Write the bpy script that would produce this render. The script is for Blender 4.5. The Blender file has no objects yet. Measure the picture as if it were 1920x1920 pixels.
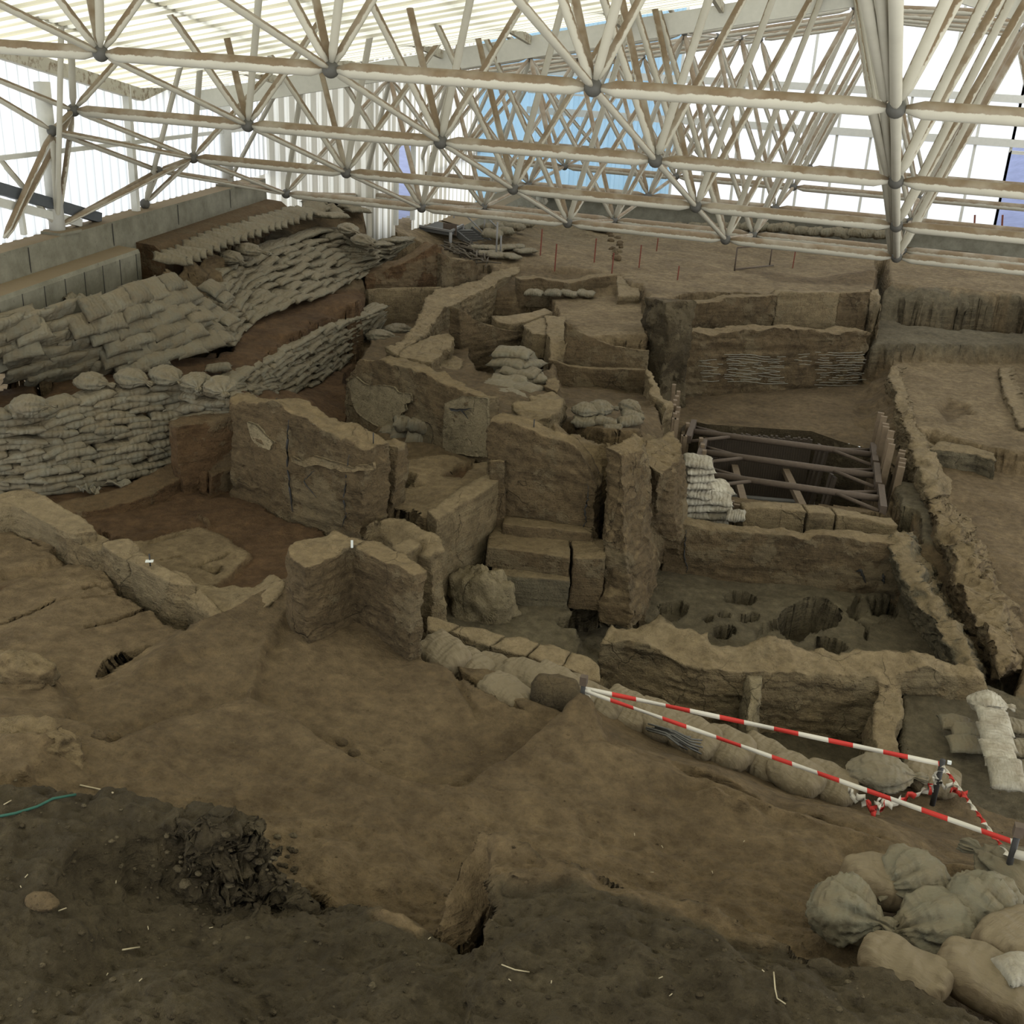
import bpy, math, random
import numpy as np
from mathutils import Vector, Matrix
from mathutils.geometry import delaunay_2d_cdt

rnd = random.Random(7)
S = bpy.context.scene
C = S.collection
F = 2080.0

# ---------------------------------------------------------------- camera model
def _basis(vd=(700, 5900), vy=(1706, 125)):
    d = np.array([vd[0]-960, vd[1]-960, F]); d /= np.linalg.norm(d)
    e = np.array([vy[0]-960, vy[1]-960, F]); e -= e@d*d; e /= np.linalg.norm(e)
    up = -d
    return np.array([np.cross(e, up), e, up])
M = _basis()
def ray(px, py): return M@np.array([px-960, py-960, F])
def P(px, py, h):
    r = ray(px, py); return r*(h/r[2])
def PY(px, py, Y):
    r = ray(px, py); return r*(Y/r[1])
def PX(px, py, X):
    r = ray(px, py); return r*(X/r[0])
def proj(v):
    c = M.T@np.asarray(v, float); return 960+F*c[0]/c[2], 960+F*c[1]/c[2]
def onplane(a, b, px, py):
    """point of the sight line on the vertical plane through a and b"""
    n = np.array([b[1]-a[1], a[0]-b[0], 0.0]); r = ray(px, py)
    return r*((n@a)/(n@r))
CR = dict(A=(0,350,3.2), B=(400,350,3.2), C=(640,480,3.0968), D=(1180,480,2.5946), E=(0,880,2.7429), G=(480,900,2.7429),
          H=(1080,920,2.2857), I=(0,1350,1.92), J=(1200,1200,2.6667), K=(280,360,4.0), N=(720,360,3.6923), Q=(1480,840,3.84),
          S=(0,520,4.174), O=(0,0,1.0), T=(1220,0,2.743), U=(600,0,2.743), V=(0,0,2.743))
def cv(c, pts):
    x0, y0, s = CR[c]
    out = []
    for p in pts:
        out.append((x0+p[0]/s, y0+p[1]/s)+tuple(p[2:]))
    return out

cam = bpy.data.cameras.new('camera'); camo = bpy.data.objects.new('camera', cam); C.objects.link(camo)
cam.sensor_width = 36.0; cam.lens = F/1920*36; cam.clip_start = 0.1; cam.clip_end = 400
m4 = Matrix(((M[0][0], -M[0][1], -M[0][2], 0), (M[1][0], -M[1][1], -M[1][2], 0), (M[2][0], -M[2][1], -M[2][2], 0), (0, 0, 0, 1)))
camo.matrix_world = m4
S.camera = camo
S.cycles.max_bounces = 7; S.cycles.diffuse_bounces = 4; S.cycles.glossy_bounces = 2; S.cycles.adaptive_threshold = .02

# ---------------------------------------------------------------- noise
_rs = np.random.RandomState(3)
_perm = _rs.permutation(256); _perm = np.concatenate([_perm, _perm, _perm])
_val = _rs.rand(256)*2-1
def vnoise(p):
    i = np.floor(p).astype(np.int64); f = p-i; u = f*f*f*(f*(f*6-15)+10); i &= 255
    x, y, z = i[:, 0], i[:, 1], i[:, 2]
    def h(a, b, c): return _val[_perm[_perm[_perm[a & 255]+(b & 255)]+(c & 255)]]
    r = 0
    for dx in (0, 1):
        wx = u[:, 0] if dx else 1-u[:, 0]
        for dy in (0, 1):
            wy = u[:, 1] if dy else 1-u[:, 1]
            for dz in (0, 1):
                wz = u[:, 2] if dz else 1-u[:, 2]
                r = r+wx*wy*wz*h(x+dx, y+dy, z+dz)
    return r
def fbm(p, f, o=3, g=.5):
    r = 0; a = 1
    for k in range(o):
        r = r+a*vnoise(p*f+17.3*k); f *= 2.03; a *= g
    return r

# ---------------------------------------------------------------- tags
def tag(o, label, cat, group=None, kind=None):
    if label: o['label'] = label
    if cat: o['category'] = cat
    if group: o['group'] = group
    if kind: o['kind'] = kind
    return o
def struct(o, label=None):
    o['kind'] = 'structure'
    if label: o['label'] = label
    return o
def empty(name, loc, label=None, cat=None, group=None):
    o = bpy.data.objects.new(name, None); C.objects.link(o); o.location = loc; o.empty_display_size = .1
    return tag(o, label, cat, group)
def mesh_obj(name, verts, faces, mat, parent=None, smooth=True, origin=None):
    verts = np.asarray(verts, float)
    if origin is None:
        origin = np.array([verts[:, 0].mean(), verts[:, 1].mean(), verts[:, 2].min()]) if parent is None else np.zeros(3)
    me = bpy.data.meshes.new(name); me.from_pydata((verts-origin).tolist(), [], faces); me.update()
    me.polygons.foreach_set('use_smooth', [smooth]*len(me.polygons))
    if mat: me.materials.append(mat)
    o = bpy.data.objects.new(name, me); C.objects.link(o)
    if parent is not None:
        o.parent = parent
    o.location = origin
    return o
def world_part(name, verts, faces, mat, parent, smooth=True):
    """a part whose vertices are given in world space, parented to an unrotated empty"""
    o = mesh_obj(name, np.asarray(verts, float)-np.array(parent.location), faces, mat, parent, smooth, np.zeros(3))
    return o

class MB:
    def __init__(s): s.v = []; s.f = []
    def add(s, v, f):
        b = len(s.v); s.v += [tuple(x) for x in v]; s.f += [tuple(i+b for i in q) for q in f]; return s
    def box(s, c, sz, rz=0, R=None):
        if R is None: R = np.array([[math.cos(rz), -math.sin(rz), 0], [math.sin(rz), math.cos(rz), 0], [0, 0, 1]])
        v = [np.array(c)+R@np.array([x*sz[0]/2, y*sz[1]/2, z*sz[2]/2]) for x in (-1, 1) for y in (-1, 1) for z in (-1, 1)]
        return s.add(v, [(0, 1, 3, 2), (4, 6, 7, 5), (0, 4, 5, 1), (2, 3, 7, 6), (0, 2, 6, 4), (1, 5, 7, 3)])
    def beam(s, a, b, w, h, up=(0, 0, 1)):
        a = np.array(a, float); b = np.array(b, float); d = b-a; L = np.linalg.norm(d); d /= L
        u = np.array(up, float); x = np.cross(d, u)
        if np.linalg.norm(x) < 1e-3: x = np.cross(d, [1, 0, 0])
        x /= np.linalg.norm(x); u = np.cross(x, d)
        return s.box((a+b)/2, (w, L, h), R=np.array([x, d, u]).T)
    def tube(s, a, b, r, n=10, r2=None, taper=0, rt=None):
        a = np.array(a, float); b = np.array(b, float); d = b-a; L = np.linalg.norm(d)
        if L < 1e-6: return s
        d /= L
        x = np.cross(d, [0, 0, 1.]);
        if np.linalg.norm(x) < 1e-3: x = np.array([1., 0, 0])
        x /= np.linalg.norm(x); y = np.cross(x, d)
        r2 = r if r2 is None else r2
        st = [(0, r), (L, r2)]
        if taper: st = [(0, rt or r*.45), (taper, r), (L-taper, r2), (L, rt or r2*.45)]
        v = []; f = []
        for t, rr in st:
            for k in range(n):
                an = 2*math.pi*k/n; v.append(a+d*t+x*math.cos(an)*rr+y*math.sin(an)*rr)
        m = len(st)
        for j in range(m-1):
            for k in range(n):
                k2 = (k+1) % n; f.append((j*n+k, j*n+k2, (j+1)*n+k2, (j+1)*n+k))
        f.append(tuple(range(n-1, -1, -1))); f.append(tuple((m-1)*n+k for k in range(n)))
        return s.add(v, f)
    def path(s, pts, r, n=8):
        pts = [np.array(p, float) for p in pts]; v = []; f = []
        for i, p in enumerate(pts):
            d = pts[min(i+1, len(pts)-1)]-pts[max(i-1, 0)]; d /= np.linalg.norm(d)
            x = np.cross(d, [0, 0, 1.]);
            if np.linalg.norm(x) < 1e-3: x = np.array([1., 0, 0])
            x /= np.linalg.norm(x); y = np.cross(x, d); rr = r[i] if hasattr(r, '__len__') else r
            for k in range(n):
                an = 2*math.pi*k/n; v.append(p+x*math.cos(an)*rr+y*math.sin(an)*rr)
        for j in range(len(pts)-1):
            for k in range(n):
                k2 = (k+1) % n; f.append((j*n+k, j*n+k2, (j+1)*n+k2, (j+1)*n+k))
        f.append(tuple(range(n-1, -1, -1))); f.append(tuple((len(pts)-1)*n+k for k in range(n)))
        return s.add(v, f)
    def sphere(s, c, r, n=12, m=8, sc=(1, 1, 1)):
        v = []; f = []
        for j in range(m+1):
            t = math.pi*j/m
            for k in range(n):
                a = 2*math.pi*k/n; v.append((c[0]+r*sc[0]*math.sin(t)*math.cos(a), c[1]+r*sc[1]*math.sin(t)*math.sin(a), c[2]+r*sc[2]*math.cos(t)))
        for j in range(m):
            for k in range(n):
                k2 = (k+1) % n; f.append((j*n+k, (j+1)*n+k, (j+1)*n+k2, j*n+k2))
        return s.add(v, f)
    def obj(s, name, mat, parent=None, smooth=True):
        if parent is not None: return world_part(name, s.v, s.f, mat, parent, smooth)
        return mesh_obj(name, s.v, s.f, mat, None, smooth)

# ---------------------------------------------------------------- materials
def newmat(name):
    m = bpy.data.materials.new(name); m.use_nodes = True; nt = m.node_tree
    for n in list(nt.nodes): nt.nodes.remove(n)
    out = nt.nodes.new('ShaderNodeOutputMaterial'); b = nt.nodes.new('ShaderNodeBsdfPrincipled')
    nt.links.new(b.outputs[0], out.inputs[0]); b.inputs['Roughness'].default_value = .95
    b.inputs['Specular IOR Level'].default_value = .15
    return m, nt, b, out
def N(nt, t, **k):
    n = nt.nodes.new(t)
    for a, v in k.items():
        if a in n.inputs.keys() if hasattr(n.inputs, 'keys') else False: n.inputs[a].default_value = v
        else: setattr(n, a, v)
    return n
def noise(nt, src, scale, detail=5, rough=.6, vec=None):
    n = nt.nodes.new('ShaderNodeTexNoise'); n.inputs['Scale'].default_value = scale
    n.inputs['Detail'].default_value = detail; n.inputs['Roughness'].default_value = rough
    if vec is not None:
        mp = nt.nodes.new('ShaderNodeMapping'); mp.inputs['Scale'].default_value = vec
        nt.links.new(src, mp.inputs[0]); nt.links.new(mp.outputs[0], n.inputs[0])
    else: nt.links.new(src, n.inputs[0])
    return n.outputs[0]
def ramp(nt, src, stops):
    r = nt.nodes.new('ShaderNodeValToRGB'); e = r.color_ramp.elements
    while len(e) < len(stops): e.new(.5)
    for q, (p, c) in zip(e, stops):
        q.position = p; q.color = (c[0], c[1], c[2], 1) if hasattr(c, '__len__') else (c, c, c, 1)
    nt.links.new(src, r.inputs[0]); return r.outputs[0]
def mixc(nt, f, a, b, bt='MIX'):
    m = nt.nodes.new('ShaderNodeMix'); m.data_type = 'RGBA'; m.blend_type = bt
    for i, v in ((0, f), (6, a), (7, b)):
        if isinstance(v, bpy.types.NodeSocket): nt.links.new(v, m.inputs[i])
        elif i == 0: m.inputs[0].default_value = v
        else: m.inputs[i].default_value = (v[0], v[1], v[2], 1)
    return m.outputs[2]
def math_(nt, op, a, b=None, clamp=False):
    m = nt.nodes.new('ShaderNodeMath'); m.operation = op; m.use_clamp = clamp
    for i, v in ((0, a), (1, b)):
        if v is None: continue
        if isinstance(v, bpy.types.NodeSocket): nt.links.new(v, m.inputs[i])
        else: m.inputs[i].default_value = v
    return m.outputs[0]
def bump(nt, b, h, strength=.5, dist=.02):
    n = nt.nodes.new('ShaderNodeBump'); n.inputs['Strength'].default_value = strength; n.inputs['Distance'].default_value = dist
    nt.links.new(h, n.inputs['Height']); nt.links.new(n.outputs[0], b.inputs['Normal']); return n
def normz(nt):
    g = nt.nodes.new('ShaderNodeNewGeometry'); s = nt.nodes.new('ShaderNodeSeparateXYZ'); nt.links.new(g.outputs['Normal'], s.inputs[0])
    return s.outputs[2], g.outputs['Position']

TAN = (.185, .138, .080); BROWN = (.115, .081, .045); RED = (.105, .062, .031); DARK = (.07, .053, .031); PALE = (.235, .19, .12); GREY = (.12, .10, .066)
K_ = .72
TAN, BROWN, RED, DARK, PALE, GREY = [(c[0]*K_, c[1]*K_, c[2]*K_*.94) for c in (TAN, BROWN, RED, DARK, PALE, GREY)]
def earth_mat(name, col, strata=0., dust=.6, dustcol=TAN, crack=0.):
    m, nt, b, out = newmat(name); nz, pos = normz(nt)
    n1 = noise(nt, pos, 1.7, 6, .65); n2 = noise(nt, pos, 11, 6, .7); n3 = noise(nt, pos, 45, 4, .7)
    c = mixc(nt, ramp(nt, n1, [(.34, 0), (.64, 1)]), [x*.55 for x in col], [x*1.38 for x in col])
    c = mixc(nt, ramp(nt, n2, [(.38, 0), (.66, 1)]), c, mixc(nt, .55, c, [min(1, x*1.75) for x in col]))
    dk = ramp(nt, n3, [(.34, 1), (.46, 0)])
    c = mixc(nt, math_(nt, 'MULTIPLY', dk, .7), c, [x*.35 for x in col])
    h = math_(nt, 'ADD', math_(nt, 'MULTIPLY', n2, 1.2), math_(nt, 'MULTIPLY', n3, .6))
    pm = ramp(nt, noise(nt, pos, 1.15, 7, .7), [(.53, 0), (.56, 1)])
    c = mixc(nt, math_(nt, 'MULTIPLY', pm, .42), c, PALE); h = math_(nt, 'ADD', h, math_(nt, 'MULTIPLY', pm, .35))
    if strata:
        s1 = noise(nt, pos, 1.0, 4, .65, (1.3, 1.3, 22)); s2 = noise(nt, pos, 1.0, 3, .6, (4, 4, 60))
        c = mixc(nt, math_(nt, 'MULTIPLY', ramp(nt, s1, [(.5, 0), (.62, 1)]), strata), c, [min(1, x*1.7) for x in (col[0], col[1]*1.06, col[2]*1.12)])
        c = mixc(nt, math_(nt, 'MULTIPLY', ramp(nt, s1, [(.3, 1), (.42, 0)]), strata), c, [x*.5 for x in col])
        h = math_(nt, 'ADD', h, math_(nt, 'MULTIPLY', math_(nt, 'ADD', s1, math_(nt, 'MULTIPLY', s2, .6)), 1.5*strata))
    # vertical drying cracks
    if crack:
        wv = nt.nodes.new('ShaderNodeTexVoronoi'); wv.feature = 'DISTANCE_TO_EDGE'; wv.inputs['Scale'].default_value = 1.0
        mp = nt.nodes.new('ShaderNodeMapping'); mp.inputs['Scale'].default_value = (2.2, 2.2, .9)
        ds = nt.nodes.new('ShaderNodeMix'); ds.data_type = 'VECTOR'; ds.inputs[0].default_value = .3
        nn = nt.nodes.new('ShaderNodeTexNoise'); nn.inputs['Scale'].default_value = 3; nn.inputs['Detail'].default_value = 6; nt.links.new(pos, nn.inputs[0])
        nt.links.new(pos, ds.inputs[4]); nt.links.new(nn.outputs[1], ds.inputs[5]); nt.links.new(ds.outputs[1], mp.inputs[0]); nt.links.new(mp.outputs[0], wv.inputs[0])
        ck = ramp(nt, wv.outputs[0], [(.0, 1), (.012, 0)])
        msk = math_(nt, 'MULTIPLY', ck, ramp(nt, noise(nt, pos, .9, 2), [(.48, 0), (.58, 1)]))
        c = mixc(nt, math_(nt, 'MULTIPLY', msk, crack), c, [x*.25 for x in col])
        h = math_(nt, 'SUBTRACT', h, math_(nt, 'MULTIPLY', msk, 1.2*crack))
    if dust:
        f = math_(nt, 'MULTIPLY', ramp(nt, nz, [(.45, 0), (.85, 1)]), dust)
        dc = mixc(nt, ramp(nt, n2, [(.35, 0), (.65, 1)]), [x*.8 for x in dustcol], [x*1.25 for x in dustcol])
        dc = mixc(nt, 1.0, dc, (1.32, 1.3, 1.26), 'MULTIPLY'); c = mixc(nt, f, c, dc)
    nt.links.new(c, b.inputs['Base Color']); bump(nt, b, h, 1.0, .045)
    return m
MAT = {}
MAT['brown'] = earth_mat('mudbrick_brown', BROWN, .34, .75, TAN, .45)
MAT['tan'] = earth_mat('mudbrick_tan', TAN, .3, .6, (.21*K_, .16*K_, .092*K_), .45)
MAT['grey'] = earth_mat('mudbrick_grey', GREY, .34, .75, TAN, .45)
MAT['red'] = earth_mat('red_earth', RED, .3, .6, BROWN, .3)
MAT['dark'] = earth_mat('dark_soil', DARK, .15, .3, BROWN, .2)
MAT['clod'] = earth_mat('soil_clod', [x*.9 for x in DARK], 0, 0)
MAT['pebble'] = earth_mat('dusty_stone', BROWN, 0, 0)
MAT['plaster'] = earth_mat('wall_plaster', PALE, .0, .2, PALE, .5)

def ground_mat():
    m, nt, b, out = newmat('excavated_earth'); nz, pos = normz(nt)
    at = nt.nodes.new('ShaderNodeAttribute'); at.attribute_name = 'soil'; col = at.outputs['Color']
    n1 = noise(nt, pos, 1.3, 6, .65); n2 = noise(nt, pos, 8, 7, .72); n3 = noise(nt, pos, 40, 4, .7); n4 = noise(nt, pos, 1, 5, .6, (5, 5, 5))
    c = mixc(nt, 1.0, col, ramp(nt, n1, [(.32, (.74, .72, .69)), (.66, (1.2, 1.2, 1.19))]), 'MULTIPLY')
    c = mixc(nt, 1.0, c, ramp(nt, n2, [(.36, (.74, .72, .69)), (.5, (1, 1, 1)), (.66, (1.36, 1.35, 1.33))]), 'MULTIPLY')
    c = mixc(nt, math_(nt, 'MULTIPLY', ramp(nt, n3, [(.3, 1), (.42, 0)]), .4), c, (.03, .022, .012))
    st = noise(nt, pos, 1, 4, .6, (1.3, 1.3, 18))
    steep = ramp(nt, nz, [(.4, 1), (.75, 0)])
    c = mixc(nt, math_(nt, 'MULTIPLY', steep, .6), c, mixc(nt, 1.0, c, ramp(nt, st, [(.35, (.5, .48, .45)), (.62, (1.2, 1.18, 1.15))]), 'MULTIPLY'))
    nt.links.new(c, b.inputs['Base Color'])
    h = math_(nt, 'ADD', math_(nt, 'ADD', math_(nt, 'MULTIPLY', n2, 1.0), math_(nt, 'MULTIPLY', noise(nt, pos, 3.2, 4, .6), 1.5)), math_(nt, 'ADD', math_(nt, 'MULTIPLY', n3, .5), math_(nt, 'MULTIPLY', math_(nt, 'MULTIPLY', st, steep), 1.5)))
    bump(nt, b, h, 1.0, .055)
    return m
MAT['ground'] = ground_mat()

def bag_mat(name, col, dusty):
    col = [col[0]*.50, col[1]*.485, col[2]*.45]
    m, nt, b, out = newmat(name); nz, pos = normz(nt)
    tc = nt.nodes.new('ShaderNodeTexCoord'); oi = nt.nodes.new('ShaderNodeObjectInfo')
    n1 = noise(nt, pos, 5, 5, .65); n2 = noise(nt, tc.outputs['Object'], 9, 5, .6, (1, 3.5, 1)); n3 = noise(nt, pos, 2.2, 4)
    c = mixc(nt, oi.outputs['Random'], [x*.78 for x in col], [x*1.15 for x in col])
    stain = mixc(nt, n3, BROWN, TAN)
    f = math_(nt, 'MULTIPLY', ramp(nt, n1, [(.38, 0), (.62, 1)]), .55)
    c = mixc(nt, f, c, stain)
    up = math_(nt, 'MULTIPLY', ramp(nt, nz, [(.35, 0), (.9, 1)]), dusty)
    c = mixc(nt, up, c, mixc(nt, n1, (.105, .082, .048), (.165, .132, .082)))
    nt.links.new(c, b.inputs['Base Color']); b.inputs['Roughness'].default_value = .75
    wv = nt.nodes.new('ShaderNodeTexWave'); wv.inputs['Scale'].default_value = 4; wv.inputs['Distortion'].default_value = 9; wv.inputs['Detail'].default_value = 3
    nt.links.new(tc.outputs['Object'], wv.inputs[0])
    h = math_(nt, 'ADD', n2, math_(nt, 'MULTIPLY', wv.outputs[1], .35))
    bump(nt, b, h, .7, .03)
    return m
MAT['bag'] = bag_mat('woven_bag_grey', (.25, .235, .18), .55)
MAT['bag_far'] = bag_mat('woven_bag_pale', (.28, .26, .19), .5)
MAT['bag_white'] = bag_mat('woven_bag_white', (.66, .63, .53), .2)
MAT['bag_olive'] = bag_mat('woven_bag_olive', (.215, .205, .15), .25)

def simple(name, col, rough=.7, var=.2, scale=12, metal=0, spec=.3, kk=.66):
    m, nt, b, out = newmat(name); nz, pos = normz(nt)
    n = noise(nt, pos, scale, 4)
    col = [x*kk for x in col]
    c = mixc(nt, n, [x*(1-var) for x in col], [min(1, x*(1+var)) for x in col]); nt.links.new(c, b.inputs['Base Color'])
    b.inputs['Roughness'].default_value = rough; b.inputs['Metallic'].default_value = metal; b.inputs['Specular IOR Level'].default_value = spec
    return m
def paint_mat():
    m, nt, b, out = newmat('white_painted_steel_with_dust'); nz, pos = normz(nt)
    n = noise(nt, pos, 9, 5, .65, (1, 1, 1)); n2 = noise(nt, pos, 2.0, 3)
    e = math_(nt, 'ADD', nz, math_(nt, 'MULTIPLY', math_(nt, 'SUBTRACT', n, .5), .75))
    f = ramp(nt, e, [(-.0, 0), (.10, 1)])
    dust = mixc(nt, n, (.085, .056, .028), (.18, .128, .074))
    w = mixc(nt, n2, (.33, .31, .245), (.44, .415, .34))
    c = mixc(nt, math_(nt, 'MULTIPLY', f, ramp(nt, n2, [(.3, .55), (.55, .95)])), w, dust)
    nt.links.new(c, b.inputs['Base Color']); b.inputs['Roughness'].default_value = .6
    return m
MAT['paint'] = paint_mat()
MAT['node'] = simple('dark_node_steel', (.10, .095, .08), .6)
MAT['rust'] = simple('rusty_steel', (.105, .076, .052), .8, .35, 20)
MAT['wood'] = simple('weathered_timber', (.20, .145, .09), .85, .35, 14)
MAT['darkwood'] = simple('dark_timber', (.07, .052, .035), .85, .3, 14)
MAT['redwood'] = simple('painted_stake', (.20, .06, .035), .8, .3, 30)
MAT['black'] = simple('black_steel', (.03, .028, .025), .6)
MAT['steel'] = simple('grey_steel', (.22, .21, .19), .5)
MAT['alu'] = simple('white_frame', (.55, .54, .48), .5, .1, kk=.85)
MAT['green'] = simple('green_cord', (.02, .09, .06), .7)
MAT['straw'] = simple('dry_straw', (.45, .38, .24), .8)
MAT['stone'] = simple('stone', (.095, .075, .047), .9, .35, 8)
MAT['card'] = simple('white_card', (.7, .72, .68), .6, .05)
MAT['rubber'] = simple('dark_gutter', (.10, .11, .12), .6)
MAT['deck'] = simple('grey_mesh_deck', (.09, .088, .08), .7, .4, 60)
def concrete():
    m, nt, b, out = newmat('board_marked_concrete'); nz, pos = normz(nt)
    n1 = noise(nt, pos, 2.5, 6, .7); n2 = noise(nt, pos, 16, 5, .7); n3 = noise(nt, pos, 1, 3, .6, (1, 1, 9))
    c = mixc(nt, ramp(nt, n1, [(.3, 0), (.7, 1)]), (.105, .098, .07), (.19, .178, .135))
    c = mixc(nt, math_(nt, 'MULTIPLY', ramp(nt, n2, [(.3, 1), (.4, 0)]), .6), c, (.07, .06, .045))
    c = mixc(nt, math_(nt, 'MULTIPLY', ramp(nt, nz, [(.5, 0), (.9, 1)]), .85), c, (.17, .125, .072))
    nt.links.new(c, b.inputs['Base Color']); bump(nt, b, math_(nt, 'ADD', n1, n2), .3, .01)
    return m
MAT['concrete'] = concrete()
def sheet(name, col, ax=None, pitch=.2, col2=None, transp=0.0):
    """translucent plastic sheet; grey stripes paint in the shading of its ribs"""
    m, nt, b, out = newmat(name); nt.nodes.remove(b); nz, pos = normz(nt)
    c = None
    n = noise(nt, pos, 1.2, 3)
    base = mixc(nt, n, [x*.85 for x in col], col)
    if ax is not None:
        s = nt.nodes.new('ShaderNodeSeparateXYZ'); nt.links.new(pos, s.inputs[0])
        fr = math_(nt, 'FRACT', math_(nt, 'DIVIDE', s.outputs[ax], pitch))
        w = ramp(nt, fr, [(.0, 1), (.06, 0), (.52, 0), (.6, 1)])  # stripe mask: rib shading put into the sheet colour
        base = mixc(nt, w, base, col2)
    t = nt.nodes.new('ShaderNodeBsdfTranslucent'); d = nt.nodes.new('ShaderNodeBsdfDiffuse'); d.inputs[0].default_value = (.4, .39, .34, 1)
    nt.links.new(base, t.inputs[0]); mx = nt.nodes.new('ShaderNodeMixShader'); mx.inputs[0].default_value = .15
    nt.links.new(t.outputs[0], mx.inputs[1]); nt.links.new(d.outputs[0], mx.inputs[2]); fin = mx.outputs[0]
    if transp:
        tr = nt.nodes.new('ShaderNodeBsdfTransparent'); m2 = nt.nodes.new('ShaderNodeMixShader'); m2.inputs[0].default_value = transp
        nt.links.new(fin, m2.inputs[1]); nt.links.new(tr.outputs[0], m2.inputs[2]); fin = m2.outputs[0]
    nt.links.new(fin, out.inputs[0]); return m

# ---------------------------------------------------------------- earth blocks
def idw(pts, vals, q, power=3.0):
    pts = np.asarray(pts)[:, :2]; vals = np.asarray(vals, float)
    w = 1/(((q[:, None, :2]-pts[None])**2).sum(2)+1e-4)**(power/2)
    return (w@vals)/w.sum(1)[:, None] if vals.ndim > 1 else (w@vals)/w.sum(1)
def inpoly(q, poly):
    x, y = q[:, 0], q[:, 1]; c = np.zeros(len(q), bool); n = len(poly)
    for i in range(n):
        x1, y1 = poly[i][:2]; x2, y2 = poly[(i+1) % n][:2]
        if y1 == y2: continue
        k = ((y1 > y) != (y2 > y)) & (x < (x2-x1)*(y-y1)/(y2-y1)+x1); c ^= k
    return c
def edgedist(q, poly, closed=True):
    d = np.full(len(q), 1e9); n = len(poly)
    for i in range(n if closed else n-1):
        a = np.array(poly[i][:2]); b = np.array(poly[(i+1) % n][:2]); ab = b-a; L = ab@ab+1e-12
        t = np.clip(((q[:, :2]-a)@ab)/L, 0, 1); pr = a+t[:, None]*ab
        d = np.minimum(d, np.hypot(q[:, 0]-pr[:, 0], q[:, 1]-pr[:, 1]))
    return d
def disp(v, amp, strata=.5, f=2.2):
    v = np.asarray(v, float)
    an = v*np.array([1.2, 1.2, 11.0])
    dx = amp*(fbm(v, f, 4, .55)+strata*fbm(an+7, 1, 2)); dy = amp*(fbm(v+31.7, f, 4, .55)+strata*fbm(an+17, 1, 2)); dz = amp*.55*fbm(v+77.1, f*1.3, 4, .55)
    fine = v*np.array([1, 1, 2.2])
    dx += amp*.35*fbm(fine+3, 11, 3, .6); dy += amp*.35*fbm(fine+23, 11, 3, .6); dz += amp*.25*fbm(fine+43, 11, 3, .6)
    return v+np.stack([dx, dy, dz], 1)
def loft(name, top, bot, mat, res=.035, amp=.03, strata=.22, parent=None, label=None, cat='wall', group=None, top_amp=0.0, seed=0):
    top = [np.array(p, float) for p in top]; bot = [np.array(p, float) for p in bot]
    # orient counter clockwise
    ar = sum(top[i][0]*top[(i+1) % len(top)][1]-top[(i+1) % len(top)][0]*top[i][1] for i in range(len(top)))
    if ar < 0: top = top[::-1]; bot = bot[::-1]
    T = []; Bt = []; n = len(top)
    for i in range(n):
        a, b, c, d = top[i], top[(i+1) % n], bot[i], bot[(i+1) % n]
        L = max(np.linalg.norm(b-a), np.linalg.norm(d-c)); k = max(1, int(math.ceil(L/res)))
        for j in range(k):
            t = j/k; T.append(a+(b-a)*t); Bt.append(c+(d-c)*t)
    T = np.array(T); Bt = np.array(Bt); nl = len(T)
    if top_amp: T[:, 2] += top_amp*fbm(T*np.array([1, 1, .2])+seed, 2.5, 3)
    H = np.abs(T[:, 2]-Bt[:, 2]).max(); rows = max(2, min(70, int(H/res)))
    V = [T+(Bt-T)*(r/rows) for r in range(rows+1)]
    V = np.concatenate(V); faces = []
    for r in range(rows):
        for i in range(nl):
            j = (i+1) % nl; faces.append((r*nl+i, (r+1)*nl+i, (r+1)*nl+j, r*nl+j))
    # cap
    lo = T.min(0); hi = T.max(0); g = res*1.3
    gx, gy = np.meshgrid(np.arange(lo[0], hi[0], g), np.arange(lo[1], hi[1], g)); q = np.stack([gx.ravel(), gy.ravel()], 1)
    if len(q):
        q += (np.random.RandomState(5).rand(*q.shape)-.5)*g*.3
        k = inpoly(q, T); q = q[k]
        if len(q): q = q[edgedist(q, T) > g*.55]
    pts = [Vector((p[0], p[1])) for p in T]+[Vector((p[0], p[1])) for p in q]
    ov, oe, of, orv, _, _ = delaunay_2d_cdt(pts, [], [list(range(nl))], 1, 1e-5)
    mp = {}; newv = []; nb = len(V)
    for i, o in enumerate(orv):
        o2 = [k for k in o if k < nl]
        if o2: mp[i] = o2[0]
        else: mp[i] = nb+len(newv); newv.append((ov[i][0], ov[i][1]))
    if newv:
        newv = np.array(newv); z = idw(T, T[:, 2], newv, 3.0); V = np.concatenate([V, np.column_stack([newv, z])])
    for f in of:
        f = [mp[i] for i in f]
        if len(set(f)) < 3: continue
        a, b, c = V[f[0]], V[f[1]], V[f[2]]
        if (b[0]-a[0])*(c[1]-a[1])-(b[1]-a[1])*(c[0]-a[0]) < 0: f = f[::-1]
        faces.append(tuple(f))
    V = disp(V, amp, strata)
    if parent is not None: o = world_part(name, V, faces, mat, parent)
    else: o = mesh_obj(name, V, faces, mat)
    if label: tag(o, label, cat, group)
    if cat in ('bank', 'ledge', 'ridge', 'bench', 'buttress', 'column'): o['kind'] = 'structure'
    return o
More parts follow.
